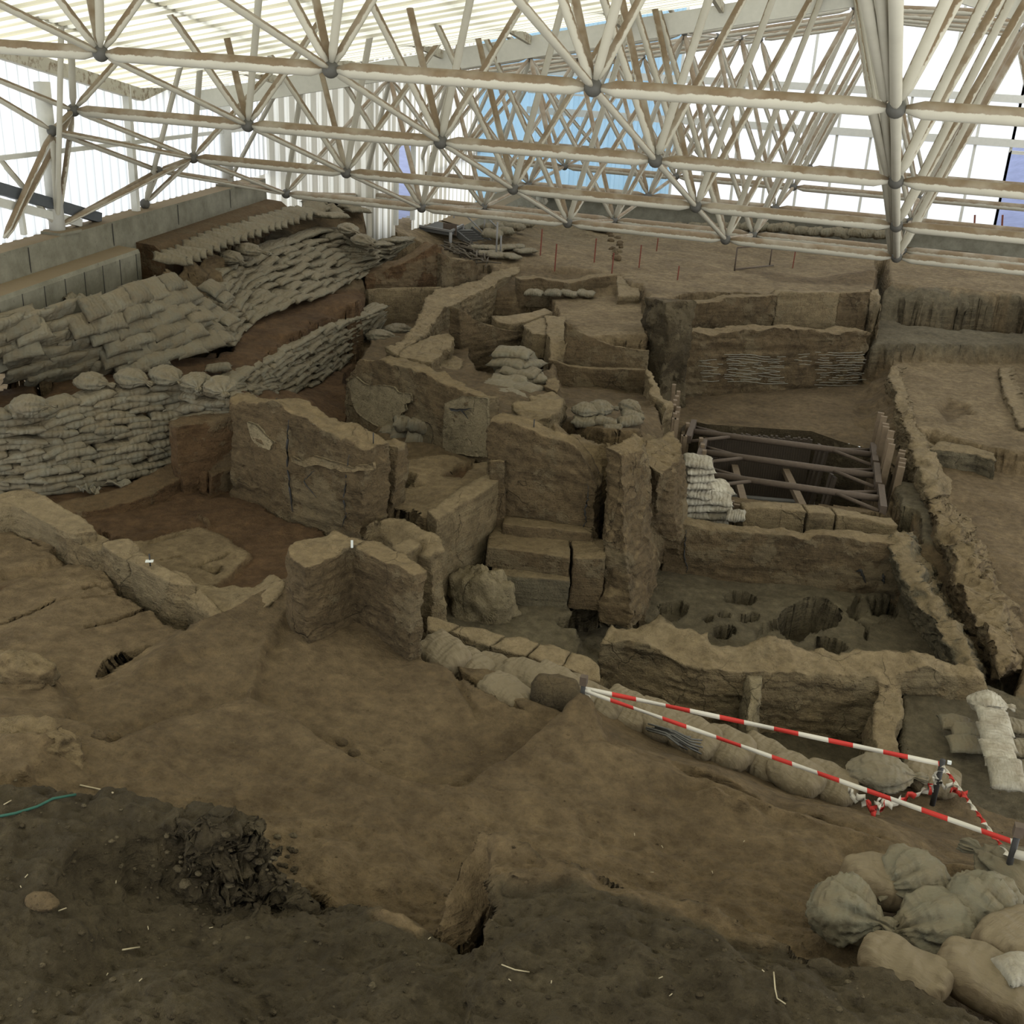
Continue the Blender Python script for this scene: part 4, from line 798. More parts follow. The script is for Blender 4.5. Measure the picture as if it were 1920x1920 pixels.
# earth walls and floor of the pit
ring = [Pz('D', x, y, -6.45) for x, y in [(285,845),(330,815),(400,830),(880,862),(1000,905),(1190,960),(1270,1030),(1290,1120),(1250,1270),(1100,1240),(860,1225),(560,1190),(340,1160),(290,1000)]]
grow = [p+np.append((p-sum(ring)/len(ring))[:2]*.07, 0) for p in ring]
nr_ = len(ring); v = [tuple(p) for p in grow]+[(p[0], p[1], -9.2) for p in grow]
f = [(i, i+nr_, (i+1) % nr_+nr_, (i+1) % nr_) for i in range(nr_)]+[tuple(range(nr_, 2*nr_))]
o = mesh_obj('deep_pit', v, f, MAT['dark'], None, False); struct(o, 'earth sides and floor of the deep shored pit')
pl = empty('plank_shoring', Pz('D', 640, 850, -9.1), 'row of dark vertical planks lining the back of the deep pit', 'shoring')
a0, a1 = Pz('D', 395, 838, -6.35), Pz('D', 890, 868, -6.35)
npk = 42
for k in range(npk):
    t = k/(npk-1); p = a0+(a1-a0)*t; top = -6.42+rnd.uniform(-.03, .03)
    MB().box((p[0], p[1]-.05, (top-9.1)/2), (np.linalg.norm(a1-a0)/npk*.93, .05, top+9.1)).obj('plank', MAT['darkwood'], pl, False)
# right hand boards standing on end
pr = empty('plank_shoring', Pz('D', 1250, 1040, -8.9), 'tall pale-ended boards standing along the right side of the deep pit', 'shoring')
rt = [(1225,762),(1240,780),(1248,815),(1250,830),(1275,850),(1272,890),(1278,915),(1330,945),(1325,960),(1332,985),(1328,1005),(1325,1025)]
for k, (x, y) in enumerate(rt):
    top = Pz('D', x, y, -5.75 if k < 7 else -6.0); d = np.array([-.05, 0, -1.])
    b = np.array([top[0]-.12, top[1], -8.9]); MB().beam(top, b, .11, .06, (0, 1, 0)).obj('board', MAT['wood'], pr, False)
pf = empty('plank_shoring', Pz('D', 700, 1230, -8.9), 'plank tops along the front edge of the deep pit', 'shoring')
f0, f1 = Pz('D', 490, 1208, -6.3), Pz('D', 1105, 1252, -6.3)
for k in range(34):
    t = (k+.5)/34; p = f0+(f1-f0)*t; top = -6.3+rnd.uniform(-.03, .05)
    MB().box((p[0], p[1]+.04, (top-8.9)/2), (np.linalg.norm(f1-f0)/34*.9, .05, top+8.9)).obj('plank', MAT['wood'], pf, False)
pll = empty('plank_shoring', Pz('D', 230, 760, -7.2), 'short board ends sticking up at the left edge of the deep pit', 'shoring')
for k, (x, y) in enumerate([(218,625),(240,658),(232,680),(224,700),(218,722),(206,728),(240,735),(234,758),(222,765),(218,790),(230,792),(262,872),(272,874),(285,812),(350,885),(358,915),(366,945),(372,985)]):
    h = -5.75 if k < 11 else -6.2
    top = Pz('D', x, y, h); MB().box((top[0], top[1], top[2]-.8), (.07, .10, 1.6), rz=.2).obj('board', MAT['wood'], pll, False)
def strut(x0, y0, x1, y1, h, lab, r=.056):
    a, b = Pz('D', x0, y0, h), Pz('D', x1, y1, h-.02); e = empty('steel_strut', (a+b)/2, lab, 'strut', 'tubular struts across the deep pit')
    MB().tube(a, b, r, 14).obj('tube', MAT['rust'], e)
    d = (b-a)/np.linalg.norm(b-a); s = np.array([-d[1], d[0], 0])
    for q_, sg in ((a, 1), (b, -1)):
        for w in (1, -1):
            MB().tube(q_+d*sg*.75, q_+d*sg*.05+s*w*.42-np.array([0, 0, .05]), .032, 8).obj('brace', MAT['rust'], e)
        MB().box(q_, (.1, 1.0, .14), rz=math.atan2(d[1], d[0])).obj('wale', MAT['rust'], e, False)
strut(300,852,1190,968,-6.32, 'rusty steel strut across the deep pit, the furthest of three')
strut(350,952,1205,1070,-6.32, 'rusty steel strut across the deep pit, the middle of three')
strut(380,1062,1228,1182,-6.32, 'rusty steel strut across the deep pit, the nearest of three')
for (x0, y0, x1, y1, lab) in ((500,985,556,1200,'left timber beam lying below the struts in the deep pit'), (750,1025,845,1225,'right timber beam lying below the struts in the deep pit')):
    a, b = Pz('D', x0, y0, -7.1), Pz('D', x1, y1, -6.9); tag(MB().beam(a, b, .12, .1).obj('timber_beam', MAT['wood'], None, False), lab, 'beam')
for (x0, y0, x1, y1, h, lab) in ((400,1035,860,1095,-7.9,'dark steel rail low in the pit, the far one'), (470,1168,900,1205,-7.6,'dark steel rail low in the pit, the near one')):
    tag(MB().tube(Pz('D', x0, y0, h), Pz('D', x1, y1, h), .05, 10).obj('steel_rail', MAT['steel'], None), lab, 'rail')
# slanted planks at the back right
for k, (x, y) in enumerate([(925,915),(940,930),(960,950),(985,1060),(1000,1075)]):
    top = Pz('D', x, y, -6.45); tag(MB().beam(top, (top[0]-.25, top[1]-.1, -8.8), .1, .05).obj('leaning_plank', MAT['darkwood'], None, False), 'dark plank leaning against the right back side of the deep pit', 'plank', 'planks leaning in the deep pit')

def crack(parent, a, b, pts, lab=None, w=.013, off_=.055):
    A = P(*a); B_ = P(*b); out = []
    for i, (x, y) in enumerate(pts):
        out.append(onplane(A, B_, x, y))
    d = (B_-A)[:2]; n = np.array([-d[1], d[0], 0]); n /= np.linalg.norm(n)
    if n@((A+B_)/2) < 0: n = -n
    dd = []; u = np.array([d[0], d[1], 0])/np.linalg.norm(d)
    for i in range(len(out)-1):
        for t in np.linspace(0, 1, 7)[:-1]:
            q_ = out[i]+(out[i+1]-out[i])*t; dd.append(q_+u*rnd.uniform(-.012, .012)-n*off_)
    dd.append(out[-1]-n*off_)
    L = len(dd); r = [max(.003, w*math.sin(math.pi*min(1, (i+.6)/L))**.5*rnd.uniform(.6, 1.2)) for i in range(L)]
    world_part('crack', MB().path(dd, r, 5).v, MB().path(dd, r, 5).f, MAT['black'], parent)
LA, LB_ = (492,935,-5.3), (700,1012,-5.3)
lw = bpy.data.objects['mudbrick_wall']
crack(lw, LA, LB_, [(547,785),(545,830),(546,880),(552,930),(556,965)], w=.016)
crack(lw, LA, LB_, [(660,850),(655,900),(650,930),(655,960),(648,985)], w=.012)
crack(lw, LA, LB_, [(595,880),(575,900),(600,930)], w=.008)
childof(panel(LA, LB_, [(465,790),(480,795),(512,828),(505,842),(480,840),(470,815)], .06, MAT['plaster'], 'pale plaster scrap near the left end'), lw)
childof(panel(LA, LB_, [(546,855),(560,862),(590,855),(620,865),(655,875),(700,870),(700,882),(640,885),(600,872),(570,874),(548,864)], .07, MAT['tan'], 'thin curling plaster lip', name='plaster_lip'), lw)
nw = [o for o in bpy.data.objects if o.get('label', '').startswith('dark sloping mudbrick')][0]
crack(nw, (945,985,-5.75), (1122,1009,-5.75), [(1103,905),(1104,930),(1098,950),(1100,975),(1093,990)], w=.012)
bw = [o for o in bpy.data.objects if o.get('label', '').startswith('cracked back wall')][0]
crack(bw, (1250,1072,-6.75), (1700,1112,-6.78), [(1287,990),(1284,1010),(1281,1040),(1288,1060),(1287,1072)], w=.012)
crack(bw, (1250,1072,-6.75), (1700,1112,-6.78), [(1604,1068),(1612,1066),(1622,1090)], w=.022)
crack(bw, (1250,1072,-6.75), (1700,1112,-6.78), [(1653,1072),(1655,1078),(1655,1092)], w=.022)
# ================================================================ BUILDING
W_ = S.world = bpy.data.worlds.new('sky'); W_.use_nodes = True
bg = W_.node_tree.nodes['Background']; bg.inputs[1].default_value = 1.0
_nt = W_.node_tree; _tc = _nt.nodes.new('ShaderNodeTexCoord'); _sx = _nt.nodes.new('ShaderNodeSeparateXYZ'); _nt.links.new(_tc.outputs['Generated'], _sx.inputs[0])
_c = ramp(_nt, _sx.outputs[2], [(.0, (3.3, 3.35, 3.3)), (.25, (3.2, 3.3, 3.35)), (.7, (2.2, 2.3, 2.35))]); _nt.links.new(_c, bg.inputs[0])
S.view_settings.view_transform = 'Standard'; S.view_settings.look = 'None'; S.view_settings.gamma = 1; S.view_settings.use_curve_mapping = False
S.view_settings.exposure = 0
sun = bpy.data.lights.new('sun', 'SUN'); sun.energy = .6; sun.angle = math.radians(20); sun.color = (1, .96, .88)
so = bpy.data.objects.new('sun', sun); C.objects.link(so); so.rotation_euler = (math.radians(28), math.radians(12), 0); so['kind'] = 'structure'

def struct(o, label=None):
    o['kind'] = 'structure'
    if label: o['label'] = label
    return o
# ---- concrete footing along the left wall
def wx(Y, off=0): return -11.65-.165*(Y-12.7)+off
def prism(name, prof, ys, mat, seams=True):
    v = []; f = []; n = len(prof)
    for Y in ys:
        for (dx, z) in prof: v.append((wx(Y, dx), Y, z))
    for j in range(len(ys)-1):
        for k in range(n):
            k2 = (k+1) % n; f.append((j*n+k, j*n+k2, (j+1)*n+k2, (j+1)*n+k))
    f.append(tuple(range(n))); f.append(tuple((len(ys)-1)*n+k for k in range(n-1, -1, -1)))
    return mesh_obj(name, v, f, mat, None, False)
ys = list(np.arange(2, 22.6, .6))+[22.6]
o = prism('wall_footing', [(-.35, -3.0), (.12, -3.0), (.12, -3.05), (.14, -3.38), (.14, -4.4), (-.35, -4.4)], ys, MAT['concrete']); tag(o, 'long grey board-marked concrete footing wall under the left cladding', 'wall', kind='structure')
o = prism('wall_footing_step', [(.14, -3.40), (.52, -3.42), (.55, -3.48), (.55, -4.4), (.14, -4.4)], [y for y in ys if y <= 16.4], MAT['concrete']); tag(o, 'lower concrete step in front of the left footing wall', 'wall', kind='structure')
o = prism('wall_footing_ledge', [(.14, -3.44), (.5, -3.46), (.7, -3.6), (.7, -4.4), (.14, -4.4)], [16.4]+[y for y in ys if y > 16.4], MAT['red']); tag(o, 'earth ledge along the far half of the left footing wall', 'wall', kind='structure')
seam = MB()
for Y in np.arange(3.4, 22, 2.45): seam.box((wx(Y, .142), Y, -3.2), (.008, .012, .36))
for Y in np.arange(3, 16, .55): seam.box((wx(Y, .552), Y, -3.75), (.008, .012, .55))
o = seam.obj('trim_1', MAT['black'], None, False); tag(o, 'dark board joints in the concrete footing', 'joint', kind='structure')

MAT['sheet_l'] = sheet('ribbed_white_cladding', (.95, .96, .97), 1, .27, (.50, .52, .54))
MAT['sheet_x'] = sheet('ribbed_cream_cladding', (.97, .95, .86), 0, .27, (.45, .42, .34))
MAT['sheet_f2'] = sheet('ribbed_cladding_by_door', (.97, .96, .9), 1, .3, (.45, .42, .34))
MAT['roof'] = sheet('ribbed_roof_sheet', (.98, .96, .84), 1, .31, (.50, .46, .33))
MAT['blue'] = sheet('pale_blue_panel', (.30, .46, .56), 0, .55, (.25, .40, .50))
MAT['white'] = sheet('white_translucent_panel', (.99, .99, .98))
def ribbed(name, mat, pts_fn, n, m, kind=True):
    """n ribs of trapezoid profile, m segments along; pts_fn(s,t,d) -> point, d is the rib depth"""
    v = []; f = []; prof = [(0, 0), (.45, 0), (.58, 1), (.87, 1)]
    S_ = [(i+a)/n for i in range(n) for a, _ in prof]+[1.0]; D_ = [d for i in range(n) for _, d in prof]+[0]
    for j in range(m+1):
        for s, d in zip(S_, D_): v.append(pts_fn(s, j/m, d*.035))
    w = len(S_)
    for j in range(m):
        for k in range(w-1): f.append((j*w+k, j*w+k+1, (j+1)*w+k+1, (j+1)*w+k))
    return mesh_obj(name, v, f, mat, None, False)
# roof line of the left wall, from the photo: low point above (250,165)
def wallpt(px, py, off=-.22):
    A = np.array([wx(0, off), 0, 0]); B = np.array([wx(10, off), 10, 0]); return onplane(A, B, px, py)
E0, E1 = wallpt(0, 85), wallpt(250, 165)
sl = (E1[2]-E0[2])/(E1[1]-E0[1])
YK = E1[1]; ZK = E1[2]
print('eave', E0, E1, 'slope', sl)
def zE(Y): return ZK+sl*(Y-YK) if Y < YK else ZK+.17*(Y-YK)
o = ribbed('wall_left', MAT['sheet_l'], lambda s, t, d: (wx(3+21.6*s, -.25-d), 3+21.6*s, -3.02+(zE(3+21.6*s)+.05+3.02)*t), 80, 1); struct(o, 'white ribbed translucent cladding above the left footing')
EOF_ = 1
def zr(X, Y):           # underside of the near roof, left pitch
    return zE(Y)+.17*(X-wx(Y))
YR = 19.6
# near roof, left pitch and right pitch
XR = .35
def roofL(s, t, d):
    Y = -6+(YR+6)*s; X = wx(Y, -.5)+(XR-wx(Y, -.5))*t; return (X, Y, zr2(X, Y)+.02+d)
def zr2(X, Y):
    Yk = min(Y, YK); base = ZK+sl*(Yk-YK)
    return base+.19*(min(X, XR)-wx(YK))-(max(0, X-XR))*.25
o = ribbed('ceiling_left', MAT['roof'], roofL, 140, 12); struct(o, 'ribbed translucent roof sheeting above the frame, left pitch')
def roofR(s, t, d):
    Y = -6+(YR+7)*s; X = XR+(9-XR)*t; return (X, Y, zr2(X, Y)+.02+d)
o = ribbed('ceiling_right', MAT['roof'], roofR, 140, 6); struct(o, 'ribbed roof sheeting, right pitch')
def zfar(X): return zr2(X, YR)
o = mesh_obj('ceiling_far', [(wx(22), YR+.6, zfar(-13)), (XR, YR+.6, zfar(XR)), (XR, 36, zfar(XR)+.9), (-14, 36, zfar(-13)+.9), (9, YR+.6, zfar(9)), (9, 36, zfar(9)+.9)], [(0, 1, 2, 3), (1, 4, 5, 2)], MAT['white'], None, False); struct(o, 'far roof sheeting')
tr = MB(); tr.beam((wx(YR), YR, zfar(-12.8)-.2), (XR, YR, zfar(XR)-.2), .16, .34); tr.beam((XR, YR, zfar(XR)-.25), (9, YR, zfar(9)-.25), .18, .42)
o = tr.obj('trim_2', MAT['alu'], None, False); tag(o, 'long cream gutter channel where the near roof ends', 'channel', kind='structure')
tr = MB()
for X in (-11, -9.4, -7.8, -6.2, -4.6, -3.0, -1.4): tr.beam((X, 6, zr2(X, 6)-.1), (X, YR, zr2(X, YR)-.1), .07, .14)
tr.beam((wx(6, -.1), 6, zE(6)-.1), (wx(YK, -.1), YK, ZK-.1), .12, .2); tr.beam((wx(YK, -.1), YK, ZK-.1), (wx(24, -.1), 24, zE(24)-.1), .12, .2)
o = tr.obj('trim_3', MAT['paint'], None, False); tag(o, 'roof purlins and eave beam', 'purlin', kind='structure')
# slanting gutter of the annex seen through the left wall
def on(px, py): return wallpt(px, py, -.12)
tr = MB(); tr.beam(on(-30, 345), on(185, 408), .12, .16)
o = tr.obj('trim_4', MAT['rubber'], None, False); tag(o, 'dark sloping gutter low on the left cladding', 'gutter', kind='structure')
tr = MB(); tr.beam(on(-30, 372), on(150, 418), .08, .12); tr.beam(on(35, 372), on(45, 440), .07, .07)
tr.beam(on(-30, 300), on(520, 235), .05, .07)
o = tr.obj('trim_5', MAT['alu'], None, False); tag(o, 'cream rails on the left cladding', 'rail', kind='structure')
# posts on the footing
def column(px, y0, y1, r, lab):
    b = onplane(np.array([wx(0, -.1), 0, 0]), np.array([wx(10, -.1), 10, 0]), px, y1); b[2] = -3.0
    t = b.copy(); t[2] = zE(b[1])-.35
    e = empty('steel_column', b, lab, 'column', 'columns along the left wall')
    MB().tube(b+np.array([0, 0, .04]), t, r, 14).obj('shaft', MAT['alu'], e)
    MB().box(b+np.array([0, 0, .02]), (.5, .5, .04)).obj('base_plate', MAT['concrete'], e, False)
column(108, 220, 432, .12, 'white round steel column on the footing wall, nearest at far left')
column(428, 220, 347, .12, 'white round steel column on the footing wall, further back')
for px, py in ((255, 392),):
    b = onplane(np.array([wx(0, -.1), 0, 0]), np.array([wx(10, -.1), 10, 0]), px, py); b[2] = -3
    tag(MB().beam(b, (b[0], b[1], zE(b[1])), .09, .12).obj('wall_post', MAT['alu'], None, False), 'slim square post against the left cladding below the roof corner', 'post')
# ---- short return wall, wall with the door, far wall
Z0 = -4.35
def flat(name, mat, a, b, z0, z1, n, m=1):
    a = np.array(a, float); b = np.array(b, float); nn = np.array([-(b-a)[1], (b-a)[0]]); nn /= np.linalg.norm(nn)
    return ribbed(name, mat, lambda s, t, d: tuple((a+(b-a)*s+nn*d).tolist())+(z0+(z1-z0)*t,), n, m)
XD = P(740, 418, -4.05)[0]; YD0 = 23.2
print('XD', XD)
o = flat('wall_back_left', MAT['sheet_x'], (wx(24)-.9, 23.6), (XD, 23.6), Z0, .2, 13); struct(o, 'cream ribbed cladding left of the entrance')
Yd = [PX(741, 400, XD)[1], PX(772, 400, XD)[1]]
print('door Y', Yd)
o = flat('wall_entrance_near', MAT['sheet_f2'], (XD, 23.6), (XD, Yd[0]), Z0, .6, 3); struct(o)
o = flat('wall_entrance_far', MAT['sheet_f2'], (XD, Yd[1]), (XD, 30.5), Z0, .6, 14); struct(o)
zd = PX(756, 268, XD)[2]
o = flat('wall_entrance_top', MAT['sheet_f2'], (XD, Yd[0]), (XD, Yd[1]), zd, .6, 6); struct(o)
o = flat('wall_entrance_end', MAT['blue'], (XD, 30.5), (XD, 35), Z0, .6, 8); struct(o)
dr = MB()
for Y in Yd: dr.box((XD+.02, Y, (zd-4.1)/2), (.1, .09, zd+4.1))
dr.box((XD+.02, sum(Yd)/2, zd), (.1, Yd[1]-Yd[0], .09)); o = dr.obj('door_1', MAT['alu'], None, False); struct(o, 'open entrance doorway frame')
YF = 35.0; ZS = PY(1300, 376, YF)[2]; ZB = PY(1300, 432, YF)[2]; ZT = 3.2
print('sill', ZS, ZB)
def fx(px, py=300): return PY(px, py, YF)[0]
def ftop(X): return zfar(X)+.9
pan = []
xs = [XD, fx(1120), fx(1262), fx(1330), fx(1395), fx(1470), fx(1560), fx(1640), fx(1730), fx(1790)]
mats = ['blue', 'blue']+['white']*7
o = flat('wall_far_1', MAT['blue'], (XD, YF), (fx(1262), YF), ZS, 2.2, 16); struct(o, 'pale blue translucent panels in the middle of the far wall')
def window(i, x0, x1, z0, z1, nx=1, nz=1, mat='white'):
    e = MB()
    for k in range(nx+1):
        X = x0+(x1-x0)*k/nx; e.box((X, YF-.03, (z0+z1)/2), (.07, .1, z1-z0))
    for k in range(nz+1):
        Z = z0+(z1-z0)*k/nz; e.box(((x0+x1)/2, YF-.03, Z), (x1-x0, .1, .09))
    o = e.obj('window_%d' % i, MAT['alu'], None, False); struct(o, 'glazed far wall bay')
    if mat:
        g = mesh_obj('pane', [(x0, YF, z0), (x1, YF, z0), (x1, YF, z1), (x0, YF, z1)], [(0, 1, 2, 3)], MAT[mat], None, False, np.zeros(3))
        g.parent = o; g.location = -np.array(o.location)
H1 = PY(1500, 245, YF)[2]; H2 = PY(1500, 165, YF)[2]
X0 = fx(1262); XE = fx(1880, 350)
window(1, X0, XE, ZS, H1, 10, 1)
window(2, X0, XE, H1+.12, H2, 10, 1)
window(3, X0, XE, H2+.1, 3.2, 5, 1)
window(4, XE, XE+1.6, ZS, PY(1890, 285, YF)[2], 1, 1, None)
window(5, XE+1.6, 9, ZS, H1, 5, 1)
window(6, XE, 9, H1+.12, H2, 5, 1); window(7, XE, 9, H2+.1, 2.6, 3, 1)
tr = MB()
for z in (H1+.06, H2+.05): tr.beam((XD, YF-.08, z), (9, YF-.08, z), .14, .2)
tr.beam((XD, YF-.08, PY(1500, 205, YF)[2]), (9, YF-.08, PY(1500, 205, YF)[2]), .05, .06)
o = tr.obj('trim_6', MAT['alu'], None, False); tag(o, 'horizontal cream rails of the far wall', 'rail', kind='structure')
tr = MB(); tr.box(((XD+9)/2, YF-.12, (ZS+ZB)/2-.3), (9-XD, .3, ZS-ZB+.6)); tr.box(((XD+9)/2, YF-.22, ZS-.12), (9-XD, .5, .07))
o = tr.obj('wall_far_base', MAT['concrete'], None, False); struct(o, 'low concrete wall under the far windows')
# outside: bluish yard seen through door and right window
MAT['yard'] = simple('bluish_gravel_yard', (.13, .15, .25), .9, .35, 3, kk=1)
MAT['tree'] = simple('tree_leaves', (.03, .07, .03), .9, .5, 6)
g = []; f = []
nx, ny = 40, 30
for j in range(ny+1):
    for i in range(nx+1):
        X = -40+75*i/nx; Y = 24+50*j/ny; inside = (X > XD-.3 and Y < YF+.3)
        g.append((X, Y, -4.45 if (Y < 38 or X < 2) else -4.45+min(4.2, (Y-38)*.26)*min(1, (X-2)/2)+.2*math.sin(X*1.3+Y)))
for j in range(ny):
    for i in range(nx):
        a = j*(nx+1)+i; q4 = (a, a+1, a+nx+2, a+nx+1); cx = sum(g[t][0] for t in q4)/4; cy = sum(g[t][1] for t in q4)/4
        if (cx > XD-.9 and cy < YF+.8): continue
        f.append(q4)
o = mesh_obj('yard', g, f, MAT['yard']); struct(o, 'bluish gravel bank outside the shelter')
tb = MB()
for k in range(26): tb.sphere((3.5+rnd.random()*5, 60+rnd.random()*4, -.1+rnd.random()*1.1), .7+rnd.random()*.7, 8, 6)
tag(tb.obj('shrub_row', MAT['tree']), 'dark green shrubs on the bank outside the far right opening', 'shrubs')

# ================================================================ SPACE FRAME
L_ = 3.0
ZN = {-1: (.55, 8.8), 0: (-.38, 11.81), 1: (-1.3, 14.79), 2: (-2.18, 17.67), 3: (-3.08, 20.69), 4: (-3.42, 23.96), 5: (-3.18, 26.83), 6: (-2.95, 29.5), 7: (-2.7, 32.4)}
def Bn(n, m):
    z, Y = ZN[n]; return np.array([-3.0*m+.13*n-.06+.02*m, Y, z+.018*m])
def Tn(n, m):           # top node between bottom nodes n,n+1 and m,m+1
    a = (Bn(n, m)+Bn(n+1, m+1))/2; Y = a[1]; X = a[0]
    if Y < YK: zrg = 1.22+.30*(22.1-Y)
    else: zrg = 1.22+.30*(22.1-YK)*0+(.30*max(0, 22.1-Y))
    zz = zrg-.185*max(0, .6-X)-.25*max(0, X-.6)
    return np.array([X, Y, zz])
mm = range(-2, 5); nn_ = range(-1, 8)
sf = empty('space_frame', Bn(3, 0), 'white tubular steel space frame with dusty tubes spanning under the whole roof', 'space frame')
mem = []; nodes = []
for n in nn_:
    for m in mm:
        if n >= 3 and m > 4: continue
        nodes.append((Bn(n, m), .095))
        if m+1 in mm: mem.append((Bn(n, m), Bn(n, m+1), .086, 'chord_tube'))
        if n+1 in nn_ and m == 0 and n < 4:
            for dx, rr in ((-.10, .05), (-.2, .05)): mem.append((Bn(n, m)+np.array([dx*(1.25 if n < 1 else .7), 0, .06]), Bn(n+1, m)+np.array([dx*.5, 0, .05]), rr, 'chord_tube'))
        if n+1 in nn_: mem.append((Bn(n, m), Bn(n+1, m), .055 if m == 0 else .042, 'chord_tube' if m == 0 else 'brace_tube'))
tn = {}
for n in list(nn_)[:-1]:
    for m in list(mm)[:-1]:
        tn[(n, m)] = Tn(n, m); nodes.append((tn[(n, m)], .06))
        for dn, dm in ((0, 0), (0, 1), (1, 0), (1, 1)): mem.append((tn[(n, m)], Bn(n+dn, m+dm), .05 if m >= 0 else .058, 'web_tube'))
for (n, m), p in tn.items():
    if (n, m+1) in tn: mem.append((p, tn[(n, m+1)], .065, 'chord_tube'))
    if (n+1, m) in tn: mem.append((p, tn[(n+1, m)], .045, 'brace_tube'))
# end supports on the left footing
def foot(px, py): b = onplane(np.array([wx(0, -.1), 0, 0]), np.array([wx(10, -.1), 10, 0]), px, py); b[2] = -2.92; return b
ft = [foot(108, 430), foot(272, 385), foot(430, 350)]
el = [PX(98, 245, wx(15, .35)), PX(297, 320, wx(18, .3))]
en = [Bn(1, 4), Bn(2, 4), Bn(3, 4)]
for p in ft: nodes.append((p, .09))
for p in el: nodes.append((p, .08))
ex = [(Bn(1, 4), ft[0]), (el[0], ft[0]), (Bn(1, 4), el[0]), (Bn(2, 4), el[0]), (Bn(2, 4), ft[1]), (el[1], ft[1]), (Bn(3, 4), el[1]), (Bn(2, 4), el[1]), (el[0], el[1]), (Bn(3, 4), ft[2]), (el[1], ft[0]), (el[1], ft[2]), (ft[0], Bn(2, 4)),
      (Bn(0, 4), el[0]), (Bn(0, 4), ft[0]), (Bn(1, 4), foot(-10, 300)), (foot(-10, 340), el[0]), (tn[(0, 3)], ft[0]), (tn[(1, 3)], ft[1]), (tn[(2, 3)], ft[2])]
for a, b in ex: mem.append((a, b, .042, 'web_tube'))
def vis(a, b):
    s = 0
    for t in (.1, .3, .5, .7, .9):
        p = a+(b-a)*t; c = M.T@p
        if c[2] > .3:
            x, y = 960+F*c[0]/c[2], 960+F*c[1]/c[2]
            if -20 < x < 1940 and -20 < y < 1940: s += 1/c[2]
    return s
def shorten(a, b, g=.1):
    d = (b-a)/np.linalg.norm(b-a); return a+d*g, b-d*g
for kind in ('chord_tube', 'web_tube', 'brace_tube'):
    L = [x for x in mem if x[3] == kind]; L.sort(key=lambda x: -vis(x[0], x[1])*x[2])
    L = [x for x in L if kind != 'x']
    rest = MB(); nr = 0
    for i, (a, b, r, k) in enumerate(L):
        a2, b2 = shorten(a, b, .09 if r > .06 else .06)
        tp = min(.16, np.linalg.norm(b2-a2)*.1)
        if i < 95 and vis(a, b) > 0: MB().tube(a2, b2, r, 14, None, tp).obj(kind, MAT['paint'], sf)
        else: rest.tube(a2, b2, r, 10, None, tp); nr += 1
    if nr:
        o = rest.obj(kind+'s', MAT['paint'], sf); o['kind'] = 'stuff'
nodes.sort(key=lambda p: -vis(p[0], p[0]+.01)*p[1]); rest = MB()
for i, (p, r) in enumerate(nodes):
    if i < 95: MB().sphere(p, r, 14, 9).obj('node_ball', MAT['node'], sf)
    else: rest.sphere(p, r, 10, 6)
if rest.v:
    o = rest.obj('node_balls', MAT['node'], sf); o['kind'] = 'stuff'
# ================================================================ SANDBAGS
def bag_mesh(name, L, Wd, Hh_, seed, mat, wr=.012, ears=.06, sag=.0, nu=22, nv=14, ro=0.0):
    """a filled woven sack lying flat: pillow with drawn-out corners, seams and wrinkles; length along x"""
    R_ = random.Random(seed); v = []; f = []
    ph = [R_.uniform(0, 6.28) for _ in range(6)]
    for side in (1, -1):
        for j in range(nv+1):
            for i in range(nu+1):
                u = -1+2*i/nu; w = -1+2*j/nv
                # pinch the middle of the ends slightly, keep corners out (ears)
                x = u*L/2*(1-.06*(1-w*w)*abs(u)**6+ears*abs(u)**8*abs(w)**8)
                y = w*Wd/2*(1-.10*(1-u*u)*0-.05*abs(w)**6*(1-u*u)+ears*abs(u)**8*abs(w)**8)
                x = x*(1-ro+ro*math.sqrt(1-w*w/2)); y = y*(1-ro+ro*math.sqrt(1-u*u/2))
                pu = max(0, 1-abs(u)**4.5)**.5; pw = max(0, 1-abs(w)**2.8)**.5
                t = Hh_/2*pu*pw
                z = side*t*(1.0 if side > 0 else .85)
                wrn = math.sin(w*9+ph[0]+2*math.sin(u*3+ph[1]))*abs(u)**2.5+.7*math.sin(w*17+ph[2]+u*5)*abs(u)**2+.5*math.sin(u*7+ph[3]+w*4)
                z += side*wr*wrn*min(1, t/.03)
                z += -sag*(u*u)+.012*math.sin(u*2.3+ph[4])+.01*math.sin(w*2+ph[5])
                v.append((x, y, z+Hh_*.5))
    n = (nu+1)*(nv+1)
    for s_ in (0, 1):
        for j in range(nv):
            for i in range(nu):
                a = s_*n+j*(nu+1)+i; q4 = (a, a+1, a+nu+2, a+nu+1)
                f.append(q4 if s_ == 0 else q4[::-1])
    me = bpy.data.meshes.new(name); bm_v = np.array(v); bm_v[:, 2] += .006*fbm(bm_v+seed, 14, 2)
    me.from_pydata(bm_v.tolist(), [], f)
    import bmesh
    b = bmesh.new(); b.from_mesh(me); bmesh.ops.remove_doubles(b, verts=b.verts, dist=.004); b.to_mesh(me); b.free()
    me.polygons.foreach_set('use_smooth', [True]*len(me.polygons)); me.materials.append(mat); me.update(); return me
